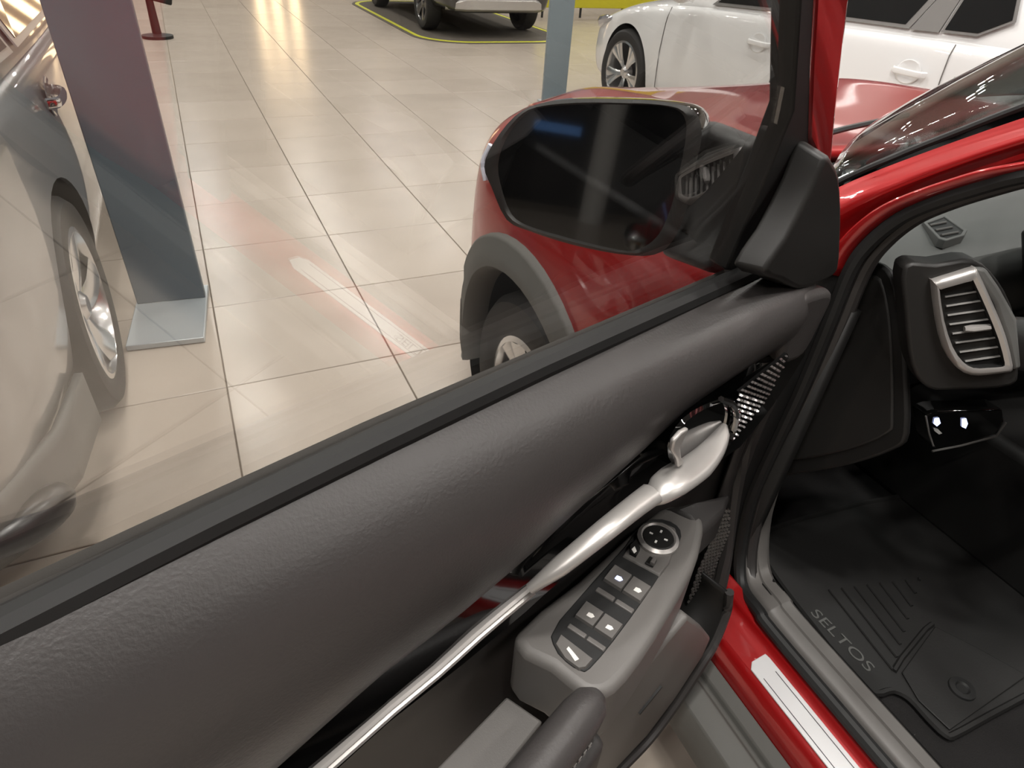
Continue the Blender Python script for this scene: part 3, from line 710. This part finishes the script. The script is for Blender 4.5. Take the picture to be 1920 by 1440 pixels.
# defroster vent on the dash top
dv = [pz(q, .985) for q in [(1728,420),(1768,405),(1812,436),(1806,446),(1772,456),(1758,452)]]
dvc = sum(dv, V())/len(dv)
ring = [dvc+(p-dvc)*.80 for p in dv]
dfv = MB().loft([[p-V((0,0,.01)) for p in dv], [p+V((0,0,.005)) for p in dv], [p+V((0,0,.005)) for p in ring], [p-V((0,0,.006)) for p in ring]], True).build('defroster_bezel', 'dash_plastic', suv, angle=60, bevel=.0015)
MB().prism([p+V((0,0,.001)) for p in ring], (0,0,.0015)).build('defroster_duct', 'rubber', dfv)
for k in range(3):
    f = (k+.5)/3
    a = pz((lerp(1738,1770,f), lerp(418,446,f)), .989); b = pz((lerp(1768,1802,f), lerp(412,440,f)), .989)
    MB().tube([a, b], .0022, 6).build('slat', 'grey_plastic', dfv)
# lower switch panel left of the wheel
sn = V((-.25,-.95,.1)).normalized(); sp0 = py((1800,800), .475)
def spl(q, off=0): return pl(q, sn, sp0+sn*off)
swp = [spl(q) for q in [(1737,779),(1760,772),(1880,768),(1884,790),(1870,815),(1800,832),(1752,842),(1744,825)]]
lsw = MB().prism([p-sn*.04 for p in swp], sn*.04).build('switch_panel', 'piano_black', suv, bevel=.003)
MB().tube([spl(q, .002) for q in [(1736,780),(1742,812),(1750,836)]], .0016, 6).build('silver_edge', 'satin_silver', lsw)
MB().tube([spl(q, .002) for q in [(1748,846),(1800,836),(1868,818),(1886,792)]], .0022, 6).build('lower_edge', 'grey_plastic', lsw)
for qs in ([(1752,784),(1760,783),(1763,793),(1756,799),(1750,794)], [(1803,785),(1811,784),(1814,794),(1810,803),(1803,800)]):
    MB().prism([spl(q, .001) for q in qs], sn*.0012).build('lit_icon', 'icon_blue', lsw)
MB().prism([spl(q, .001) for q in [(1750,802),(1758,804),(1766,812),(1760,814),(1752,808)]], sn*.001).build('switch_mark', 'icon_white', lsw)
# knee panel under the dashboard
MB().loft([[V((.875,.60,.80)), V((.875,.66,.62)), V((.875,.78,.55))], [V((1.5,.60,.80)), V((1.5,.66,.62)), V((1.5,.78,.55))]]).build('knee_panel', 'dark_plastic', suv, solid=.01)
# pedals
for x, h in ((1.16,.14), (1.30,.12)):
    MB().box((x, .84, .46), (.07,.02,h), Matrix.Rotation(-.4,3,'X')).build('pedal', 'rubber', suv, bevel=.006)

# ---- floor mat lying in the footwell
MZ = .342
fm = thing('floor_mat', 'black rubber floor mat with raised ribs and lettering in the footwell', 'floor mat', (1.0, .3, .336))
mo = [(1425,1000),(1432,1040),(1470,1100),(1540,1190),(1605,1275),(1640,1302),(1672,1296),(1705,1312),(1740,1350),(1772,1380),(1790,1378),(1850,1345),(1960,1285),(2020,1240),(1960,1050),(1860,960),(1700,930)]
mo3 = smooth_poly([pz(q, MZ) for q in mo], 3)
MB().prism([p-V((0,0,.006)) for p in mo3], (0,0,.008)).build('mat_sheet', 'mat_rubber', fm, bevel=.002)
MB().tube([p+V((0,0,.003)) for p in mo3+mo3[:1]], .006, 6, cap=False).build('mat_rim', 'mat_rubber', fm)
for k in range(8):
    a = pz((1555+k*24, 1105-k*3), MZ+.004); b = pz((1675+k*7, 1256-k*24), MZ+.004)
    MB().tube([a, b], .003, 6).build('rib', 'mat_rubber', fm)
MB().tube([pz(q, MZ+.004) for q in [(1676,1258),(1690,1235),(1735,1180),(1748,1170)]], .005, 6).build('heel_pad_edge', 'mat_rubber', fm)
hp = [pz(q, MZ+.003) for q in [(1752,1176),(1830,1215),(1925,1268),(1780,1370),(1722,1315),(1690,1262)]]
MB().prism(hp, (0,0,.003)).build('heel_pad', 'mat_rubber', fm, bevel=.003)
cc = pz((1803,1292), MZ+.006)
MB().lathe(cc, (0,0,1), [(.022,0),(.021,.004),(.012,.005),(.009,.002),(0,.002)], 20).build('fixing_stud', 'rubber', fm)
a = pz((1524,1148), MZ); b = pz((1632,1258), MZ)
text_obj('mat_lettering', 'SELTOS', .030, frame((a+b)/2+V((0,0,.003)), (a-b), (-1,0,0)) @ Matrix.Rotation(math.pi, 4, 'Z'), 'mat_letter', fm, .001, 1.35)

# ================================================================== THE OPEN DOOR (part of the red SUV)
DA = math.radians(73.5); HP = V((.66, .56, 0))
DU = V((-math.sin(DA), -math.cos(DA), 0)); DN = V((math.cos(DA), -math.sin(DA), 0)); DZ = V((0,0,1))
def D(s, h, t): return HP + DU*s + DZ*h + DN*t
def dq(q, t): return pl(q, DN, HP + DN*t)
def sh(q, t):
    p = dq(q, t)-HP; return (p.dot(DU), p.z)
def sht(p): p = V(p)-HP; return p.dot(DU), p.z, p.dot(DN)
DEND = 1.07
# outer skin first: the door part that carries everything else
S = [0.0, .03, .12, .3, .5, .7, .9, 1.02, DEND]
rows = []
for s in S:
    lo = interp([(0,.42),(.06,.36),(.14,.335),(.3,.33),(DEND,.33)], s)
    rows.append([D(s, 1.046, -.010), D(s, 1.022, -.036), D(s, .97, -.066), D(s, .88, -.082), D(s, .78, -.076), D(s, .62, -.074), D(s, .48, -.085), D(s, lo+.04, -.075), D(s, lo, -.04)])
door = MB().loft(rows).build('door', 'red_paint', suv, sub=1, solid=.006)
def dpart(m, name, mt, **k): return m.build(name, mt, door, **k)
# outside handle
c = D(.90, .925, -.078)
dpart(MB().tube(catmull([c-DU*.10, c-DU*.07-DN*.04, c+DU*.07-DN*.04, c+DU*.10], 5), .011, 8, ry=.018), 'outer_handle', 'chrome')
dpart(MB().lathe(c+DN*.004, -DN, [(0,-.004),(.04,.0),(.055,.008)], 20), 'handle_cup', 'red_paint')
# front and rear end faces, door bottom
rows = [[D(.004, h, t) for t in (-.05, .0, .05)] for h in (1.03, .8, .6, .42)]
dpart(MB().loft(rows), 'door_edge', 'dark_plastic', solid=.004)

belt_in = [sh(q, .036) for q in [(1440,516),(1000,700),(700,838),(350,1012),(0,1192)]]
strip_t = [sh(q, .056) for q in [(1478,640),(1400,682),(1320,735),(1262,775),(1188,848),(1075,955),(980,1046),(840,1165),(700,1272),(530,1425)]]
belt_h = lambda s: min(1.06, interp(belt_in, s)); top_h = lambda s: interp(strip_t, s)
SS = [-.005+k*(DEND+.005)/36 for k in range(37)]
# ---- upper leather pad
prof = [(0,.030),(.03,.040),(.08,.055),(.16,.070),(.28,.080),(.45,.084),(.65,.081),(.85,.072),(.96,.063),(1.0,.052),(1.01,.040)]
rows = [[D(s, lerp(belt_h(s), top_h(s), v), t*(interp([(-.01,.80),(.05,1.0),(.2,1),(1.2,1)], s))) for v, t in prof] for s in SS]
dpart(MB().loft(rows), 'door_pad', 'leather', angle=80)
# front end of the pad below the sail trim
fe = [sh(q, .07) for q in [(1556,545),(1520,600),(1478,640)]]
dpart(MB().prism(smooth_poly([D(-.03, 1.02, .05), D(.02, 1.035, .05), D(.06, 1.03, .05), D(.06, .95, .05), D(-.005, .93, .05), D(-.03, .98, .05)], 4), DN*.028), 'pad_nose', 'leather', bevel=.012, bseg=4, angle=60)
# ---- belt line: outer strip and inner wiper seal
gl_b = [sh(q, 0) for q in [(1375,503),(1000,662),(700,790),(350,950),(0,1112)]]
gb = lambda s: min(1.075, interp(gl_b, s))
SB = [.07+k*(DEND-.07)/24 for k in range(25)]
dpart(MB().loft([[D(s, gb(s)-.004, -.008), D(s, gb(s)+.000, -.004), D(s, gb(s)-.012, .003), D(s, gb(s)-.03, .004)] for s in SB]), 'outer_belt_strip', 'grey_plastic', solid=.003)
bl = [sh(q, .016) for q in [(1385,512),(1000,680),(700,818),(350,985),(0,1160)]]
dpart(MB().tube([D(s, interp(bl, s)-.004, .020) for s in SB], .013, 10), 'inner_belt_seal', 'rubber')
# ---- glass (leans inwards)
GT = math.radians(9.5); GN = (DN*math.cos(GT) - DZ*math.sin(GT)).normalized(); GUP = (DZ*math.cos(GT) + DN*math.sin(GT))
GP = D(.55, 1.062, 0)
def gq(q, off=0): return pl(q, GN, GP+GN*off)
go = [gq((1368,515)), gq((1442,310)), gq((1500,20)), gq((1520,-160))]
gtop = GP+GUP*.46+DU*.42
go += [go[-1]+GUP*.05+DU*.12, gtop, GP+GUP*.35+DU*.52, GP+DU*.52-GUP*.02, D(.10,1.03,-.005)]
# project any stray point on to the glass plane
go = [p - GN*((p-GP).dot(GN)) for p in go]
dpart(MB().prism(go, -GN*.004), 'window_glass', 'door_glass', smooth=False)
# ---- window frame: black run channel and red painted frame
bk = [(1380,508),(1442,430),(1500,330),(1519,262),(1522,120),(1529,0),(1545,-220),(1518,-220),(1499,0),(1486,210),(1440,325),(1362,508)]
dpart(MB().prism([gq(q, .010) for q in bk], -GN*.028), 'window_channel', 'rubber', bevel=.003)
rd = [(1517,262),(1522,120),(1529,0),(1545,-220),(1660,-220),(1594,0),(1570,200),(1557,335),(1540,310)]
dpart(MB().prism([gq(q, .012) for q in rd], -GN*.02), 'window_frame', 'red_paint', bevel=.004)
# roof part of the frame and its rear upright, out of view above
fr = [GP+GUP*.44+DU*-.28, GP+GUP*.475+DU*.1, GP+GUP*.47+DU*.42, GP+GUP*.36+DU*.53, GP+DU*.53]
dpart(MB().tube(catmull([gq((1545,-220)), *fr], 4), .018, 8), 'upper_frame', 'red_paint')
# ---- sail trim (mirror triangle)
sl = [(1520,268),(1538,282),(1550,310),(1556,370),(1556,440),(1552,500),(1530,522),(1490,538),(1466,540),(1430,522),(1395,506),(1440,436),(1490,340)]
so = smooth_poly([dq(q, .05) for q in sl], 2)
dpart(MB().prism([p-DN*.016 for p in so], DN*.034, top_scale=.90), 'mirror_sail_trim', 'sail_plastic', bevel=.018, bseg=5, angle=60)

# ---- lower door card
low_b = [sh(q, .05) for q in [(1478,668),(1440,760),(1385,810),(1300,900),(1230,960),(1010,1118),(800,1298),(620,1445)]]
rows = []
for s in SS:
    h0 = top_h(s)-.004
    lo = interp([(-.01,.50),(.05,.42),(.12,.37),(.3,.345),(DEND,.345)], s)
    rows.append([D(s, h0, .046), D(s, h0-.02, .040), D(s, h0-.06, .038), D(s, .70, .034), D(s, .62, .034), D(s, .54, .046), D(s, .46, .055), D(s, lo+.02, .05), D(s, lo, .02)])
dpart(MB().loft(rows), 'door_card', 'soft_plastic', angle=60)
# ---- gloss black trim blade
SG = [-.045+k*(DEND+.045)/40 for k in range(41)]
def strip_w(s): return interp([(-.05,.03),(.0,.06),(.05,.085),(.12,.11),(.2,.105),(.3,.085),(.45,.07),(.6,.062),(1.1,.05)], s)
def chamf(s): return interp([(-.05,.011),(.1,.014),(.3,.012),(.45,.005),(1.1,.003)], s)
def gl_row(s):
    h = top_h(s); c = chamf(s); t0 = .052+c*.8; w_ = strip_w(s)
    return [D(s, h+.002, .044), D(s, h, .051), D(s, h-c*.1, .0525), D(s, h-c*.9, t0-.0005), D(s, h-c, t0), D(s, h-c-.3*(w_-c), t0+.3*(w_-c)*.26), D(s, h-w_, t0+(w_-c)*.26), D(s, h-w_-.002, .040)]
rows = [gl_row(s) for s in SG]
dpart(MB().loft(rows), 'gloss_trim', 'piano_black', angle=30)
# chrome line below the gloss trim
chs = [sh(q, .072) for q in [(1002,1108),(909,1186),(829,1259),(742,1331),(642,1420)]]
sx0, sx1 = chs[0][0], DEND
n = 24
dpart(MB().loft([[D(s, h+dh, t) for dh, t in [(.0065,.055),(.0055,.068),(.0035,.071),(.0020,.0675),(.0005,.0675),(-.001,.073),(-.004,.074),(-.006,.069),(-.0065,.045)]] for s, h in [(lerp(sx0, sx1, k/n), interp(chs, lerp(sx0, sx1, k/n))) for k in range(n+1)]]), 'chrome_line', 'satin_silver', angle=25)

# ---- silver grab bar + release lever
gb_px = [(994,1104),(1062,1052),(1134,994),(1192,948),(1222,926)]
P = [dq(q, .098) for q in gb_px]; P[0] = dq(gb_px[0], .076); P[1] = dq(gb_px[1], .090)
dpart(MB().tube(catmull(P, 5), [interp([(0,.006),(4,.011),(10,.0125),(20,.014)], k) for k in range(21)], 12, ry=[interp([(0,.006),(3,.008),(20,.010)], k) for k in range(21)]), 'grab_bar', 'satin_silver', angle=70)
lp = [dq(q, t) for q, t in [((1208,938),.088),((1232,922),.098),((1262,902),.102),((1295,880),.102),((1325,853),.100),((1346,824),.096),((1358,797),.090)]]
dpart(MB().tube(catmull(lp, 4), [interp([(0,.010),(3,.0165),(8,.0205),(13,.020),(18,.015),(22,.010),(24,.004)], k) for k in range(25)], 14, ry=[interp([(0,.008),(4,.011),(16,.010),(24,.004)], k) for k in range(25)]), 'release_lever', 'satin_silver', angle=70)
hook = [(1264,872),(1262,856),(1252,840),(1256,822),(1270,806),(1284,798),(1276,815),(1268,835),(1270,852),(1276,862)]
dpart(MB().prism([dq(q, .094) for q in hook], DN*.006), 'lever_hook', 'satin_silver', bevel=.002)
# lever cup (dark bowl) behind it
cupo = smooth_poly([dq(q, .088) for q in [(1270,800),(1300,772),(1345,752),(1372,750),(1384,775),(1374,810),(1350,850),(1300,880),(1265,870),(1255,835)]], 2)
cc = sum(cupo, V())/len(cupo)
dpart(MB().loft([[cc+(p-cc)*1.05 for p in cupo], [cc+(p-cc)*1.0+DN*.004 for p in cupo], [cc+(p-cc)*.92 for p in cupo], [cc+(p-cc)*.7-DN*.012 for p in cupo]], True, cap=True), 'lever_cup', 'piano_black')
dpart(MB().tube(catmull([dq(q, .094) for q in [(1352,748),(1374,758),(1381,780),(1376,806),(1368,822)]], 4), .0035, 6), 'cup_edge', 'chrome')

# ---- patterned trim: triangular plates with rows of small raised facets
def poly_at(P, u):
    u = min(max(u, 0), 1)*(len(P)-1); i = min(int(u), len(P)-2); return P[i].lerp(P[i+1], u-i)
def facets(name, right, left, t, rows_n, cols_n, m, off):
    Rr = [dq(q, t) for q in right]; Ll = [dq(q, t) for q in left]
    base = dpart(MB().prism(Rr+Ll[::-1], -DN*.004), name, 'piano_black')
    mb = MB()
    for i in range(rows_n):
        u = (i+.5)/rows_n; a_, d_ = poly_at(Rr, u), poly_at(Ll, u); wd = (d_-a_).length
        cols = max(1, int(round(wd/cols_n))); ax = (d_-a_).normalized(); ln = wd/cols
        dn = (poly_at(Rr, u+.02)-poly_at(Rr, u-.02)+poly_at(Ll, u+.02)-poly_at(Ll, u-.02)).normalized(); hh = (Rr[-1]-Rr[0]).length/rows_n
        for j in range(cols):
            p = a_ + ax*ln*(j+.5+(.25 if i % 2 else -.25)*(cols > 1))
            q = [p-ax*ln*.50-dn*hh*.16, p-ax*ln*.30+dn*hh*.34, p+ax*ln*.50+dn*hh*.16, p+ax*ln*.30-dn*hh*.34]
            tl = (.5+.5*((i*7+j*3) % 5)/4)
            mb.add(q+[q[0]*.7+p*.3+DN*off, q[1]*.7+p*.3+DN*off*.6, q[2]*.7+p*.3+DN*off*(1+tl), q[3]*.7+p*.3+DN*off*(1+tl)], [(0,1,5,4),(1,2,6,5),(2,3,7,6),(3,0,4,7),(4,5,6,7)])
    o = mb.build(name+'_facets', m, base, smooth=False); o['kind'] = 'stuff'
facets('upper_facet_trim', [(1479,668),(1436,752),(1374,828)], [(1476,663),(1386,735),(1370,822)], .090, 20, .0105, 'facet_metal', .0016)
facets('lower_facet_trim', [(1368,955),(1366,1050),(1362,1130)], [(1360,955),(1308,1070),(1278,1165)], .076, 32, .012, 'grey_plastic', .0016)

# ---- armrest console with the switches
AZ = .745
co = [(955,1188),(1080,1082),(1160,1010),(1215,962),(1250,942),(1300,948),(1316,972),(1312,1010),(1296,1062),(1250,1145),(1196,1230),(1150,1284),(1118,1296),(1086,1290),(1030,1245)]
cop = smooth_poly([pz(q, AZ) for q in co], 2)
m = MB().prism([p-V((0,0,.105))+DN*.004 for p in cop], (0,0,.105))
dpart(m, 'armrest_console', 'grey_plastic', bevel=.011, bseg=4, angle=50)
# front flank running up to the door front
fl_ = [D(.13,.80,.05), D(.075,.765,.085), D(.10,.74,.10), D(.19,.738,.115), D(.22,.745,.10), D(.20,.78,.055)]
dpart(MB().prism([pz((1240,950), .748), pz((1300,942), .755), pz((1372,922), .735), pz((1358,962), .725), pz((1318,1000), .738), pz((1290,975), .745)], (0,0,-.06)), 'console_front', 'soft_plastic', bevel=.008, bseg=3)
# switch bezel and switches
bz = [(1036,1212),(1048,1168),(1170,1030),(1205,985),(1240,978),(1268,990),(1276,1010),(1262,1040),(1215,1115),(1150,1205),(1105,1258),(1088,1262),(1060,1245)]
bezel = dpart(MB().prism(smooth_poly([pz(q, AZ-.004) for q in bz], 2), (0,0,.0055)), 'switch_bezel', 'rubber', bevel=.0012)
def keycap(name, quad, z, hgt, matn, icon=None, imat='icon_white', tilt=0):
    pts = [pz(q, z) for q in quad]; c = sum(pts, V())/len(pts)
    top = [c+(p-c)*.94+V((0,0,hgt)) for p in pts]
    n = len(pts); m = MB().loft([pts, top], True, cap=True)
    if icon:
        ip = [pz(q, z+hgt+.0003) for q in icon]; m.prism(ip, (0,0,.0005), mi=1)
    return dpart(m, name, [matn, imat], bevel=.0012, bseg=2, smooth=False)
def quad(p0, p1, w_, l0=0, l1=1):
    pass
# row directions in the picture: u along the panel (towards front), v across it
def grid(u, v):  # bilinear in the bezel: u 0 rear..1 front, v 0 outer..1 inner
    a, b, c_, d_ = V((1050,1193,0)), V((1183,1022,0)), V((1252,1063,0)), V((1120,1240,0))
    p = (a*(1-v)+d_*v)*(1-u) + (b*(1-v)+c_*v)*u; return (p.x, p.y)
def cell(u0, u1, v0, v1): return [grid(u0, v0), grid(u1, v0), grid(u1, v1), grid(u0, v1)]
def shiftq(qs, dx, dy): return [(x+dx, y+dy) for x, y in qs]
def icon_at(u, v, r=8):
    x, y = grid(u, v); return [(x-r, y+1), (x-r*.4, y-r*.6), (x+r*.6, y-r*.2), (x+r, y+r*.5), (x+r*.2, y+r*.8)]
# lock-out switch (rearmost)
lk = [(1040,1210),(1050,1192),(1112,1240),(1098,1256),(1085,1258),(1058,1238)]
keycap('lockout_switch', lk, AZ, .005, 'grey_plastic', [(1062,1217),(1066,1212),(1078,1226),(1086,1236),(1078,1240),(1070,1228)])
for (u0, u1, names) in ((.10, .36, None), (.50, .76, None)):
    for v0, v1, im in ((.0, .49, 'icon_blue' if u0 > .4 else 'icon_white'), (.51, 1.0, 'icon_white')):
        keycap('window_switch', cell(u0+.10, u1, v0, v1), AZ, .0065, 'grey_plastic', icon_at(u0+.20, (v0+v1)/2), im)
        keycap('switch_lip', cell(u0-.015, u0+.03, v0, v1), AZ, .004, 'grey_plastic')
# panel ahead of the switches with mirror controls
pn = [grid(.86,0), (1190,1012), (1210,988), (1240,980), (1266,992), (1272,1012), grid(1.02,1), grid(.88,1.0)]
keycap('mirror_control_panel', pn, AZ, .004, 'grey_plastic')
kc = pz((1233,1012), AZ+.004)
kn = dpart(MB().lathe(kc, (0,0,1), [(.0268,0),(.0268,.004),(.0225,.007),(.0205,.005),(.0205,.001)], 36), 'knob_ring', 'satin_silver')
m = MB().lathe(kc, (0,0,1), [(.0203,.001),(.0203,.005),(.019,.006),(0,.006)], 36)
for k in range(4):
    a_ = math.radians(35+90*k); cpt = kc+V((math.cos(a_)*.010, math.sin(a_)*.010, .0063))
    m.box(cpt, (.0045,.0026,.0006), Matrix.Rotation(a_,3,'Z'), mi=1)
dpart(m, 'mirror_knob', ['dark_plastic', 'icon_white'])
keycap('fold_switch', [(1180,1026),(1192,1014),(1200,1032),(1192,1046),(1180,1040)], AZ+.004, .005, 'dark_plastic', [(1184,1030),(1190,1024),(1194,1034),(1189,1038)])
keycap('side_selector', [(1208,1058),(1218,1044),(1232,1052),(1224,1066)], AZ+.004, .003, 'dark_plastic')
keycap('selector_tab', [(1217,1058),(1224,1048),(1231,1052),(1225,1063)], AZ+.007, .006, 'grey_plastic')
# ---- pull cup and armrest pad
dpart(MB().prism([pz(q, .655) for q in [(950,1305),(1018,1352),(900,1500),(760,1500)]], (0,0,-.02)), 'pull_cup_floor', 'grey_plastic', bevel=.003)
a0 = pz((1108,1318), .735); a1 = pz((1000,1455), .735); dr_ = (a1-a0).normalized()
pth = [a0+dr_*x for x in (-.012,.0,.02,.06,.12,.2,.3,.42,.5)]
dpart(MB().tube(pth, [.010,.019,.022,.023,.024,.024,.024,.023,.014], 20, ry=[.010,.020,.024,.025,.026,.026,.026,.025,.014]), 'armrest_pad', 'leather', angle=80)
st = MB()
for k in range(40):
    p = a0+dr_*(.03+k*.0085); sd = DN if DN.dot(V((1,0,0))) > 0 else -DN
    for off in (.0, .006):
        c = p + DN*(.0240-.001) + V((0,0,-.004-off))
        st.tube([c-dr_*.0026, c+dr_*.0026], .0009, 4)
so_ = dpart(st, 'stitching', 'grey_plastic'); so_['kind'] = 'stuff'
dpart(MB().prism([p+V((0,0,-.03)) for p in [a0+DN*.03, a0-DN*.02, a0+dr_*.5-DN*.02, a0+dr_*.5+DN*.03]], (0,0,-.10)), 'armrest_body', 'soft_plastic', bevel=.01)
# side wall below the console
wall_px = [(1310,1000),(1316,1060),(1300,1105),(1262,1180),(1215,1262),(1170,1330),(1135,1400),(1080,1500),(1060,1480),(1130,1330),(1180,1270),(1240,1165),(1290,1075)]
# ---- map pocket
po = [(1292,1156),(1318,1176),(1334,1196),(1320,1228),(1268,1308),(1214,1380),(1150,1448),(1060,1540),(960,1560),(1060,1430),(1130,1340),(1200,1270),(1250,1205)]
dpart(MB().prism([dq(q, .150) for q in po], -DN*.02), 'map_pocket', 'grey_plastic', bevel=.006, bseg=3)
rim = catmull([dq((1368,1110), .128), dq((1362,1150), .135), dq((1340,1205), .145), dq((1322,1236), .150), dq((1270,1316), .152), dq((1216,1388), .152), dq((1150,1456), .152), dq((1060,1550), .152)], 5)
dpart(MB().tube(rim, .0075, 8), 'pocket_rim', 'soft_plastic')
dpart(MB().loft([[p-DN*.004 for p in rim], [p-DN*.12 for p in rim]]), 'pocket_return', 'dark_plastic', solid=.004)
dpart(MB().box(dq((1219,1312), .151), (.05,.004,.006), Matrix((DU, DN, DZ)).transposed() @ Matrix.Rotation(.5,3,'Y')), 'pocket_groove', 'dark_plastic')
# inner front edge of the door trim
edge = catmull([D(-.03,1.01,.055), D(-.03,.93,.05), D(-.02,.82,.048), D(-.01,.70,.048), D(.0,.60,.065), D(.005,.5,.085), D(.02,.42,.10), D(.07,.37,.11)], 5)
dpart(MB().tube(edge, .012, 8), 'trim_edge', 'soft_plastic')
dpart(MB().loft([edge[3:], [D(.03, p.z, .044) for p in edge[3:]]]), 'card_front', 'soft_plastic', solid=.004)
dpart(MB().loft([edge, [p-DN*.09 for p in edge]]), 'trim_return', 'dark_plastic', solid=.004)

# ---- wing mirror
mc = CC + ray((1110,330))*.83
hd = D(.90, .955, -.115); pm = CC + ray((1172,428))*.80
MN = ((hd-pm).normalized() + (CC-pm).normalized()).normalized()
def mq(q, off=0): return pl(q, MN, mc+MN*off)
gl_px = [(950,306),(962,262),(985,228),(1010,210),(1084,203),(1170,203),(1232,204),(1264,214),(1274,244),(1262,320),(1246,384),(1224,432),(1190,458),(1160,460),(1055,434),(990,414),(966,390),(953,348)]
ho_px = [(908,312),(924,270),(965,218),(1012,194),(1084,185),(1180,186),(1250,192),(1300,206),(1316,250),(1302,320),(1288,390),(1262,450),(1226,478),(1158,476),(1070,458),(995,434),(950,412),(922,352)]
gi = smooth_poly([mq(q, 0) for q in gl_px], 3); hoo = smooth_poly([mq(q, .004) for q in ho_px], 3)
gc = sum(gi, V())/len(gi); hc = sum(hoo, V())/len(hoo)
gin = [gc+(p-gc)*1.03 for p in gi]
ringm = [a*.5+b*.5+MN*.006 for a, b in zip(gin, hoo)]
housing = dpart(MB().loft([[p-MN*.012 for p in gin], gin, ringm, hoo], True), 'mirror_surround', 'sail_plastic', angle=70)
back = []
for sc_, dp in ((1.0,0),(1.01,.02),(.985,.05),(.90,.08),(.70,.105),(.4,.118),(.1,.12)): back.append([hc+(p-hc)*sc_-MN*dp for p in hoo])
dpart(MB().loft(back, True, cap=True), 'mirror_shell', 'piano_black', angle=70)
dpart(MB().prism([p-MN*.006 for p in gi], MN*.003), 'mirror_glass', 'mirror_silver', smooth=False)
dpart(MB().tube(catmull([mq((912,338), -.012), mq((907,305), -.012), mq((921,272), -.012)], 4), .005, 8), 'indicator_lens', 'indicator')
arm = [(1236,474),(1262,430),(1290,360),(1310,240),(1345,228),(1380,275),(1392,340),(1392,390),(1402,405),(1390,470),(1372,504),(1335,496),(1280,486)]
ap_ = smooth_poly([dq(q, -.10) for q in arm], 2)
dpart(MB().prism(ap_, DN*.07, top_scale=.95), 'mirror_arm', 'sail_plastic', bevel=.012, bseg=3)
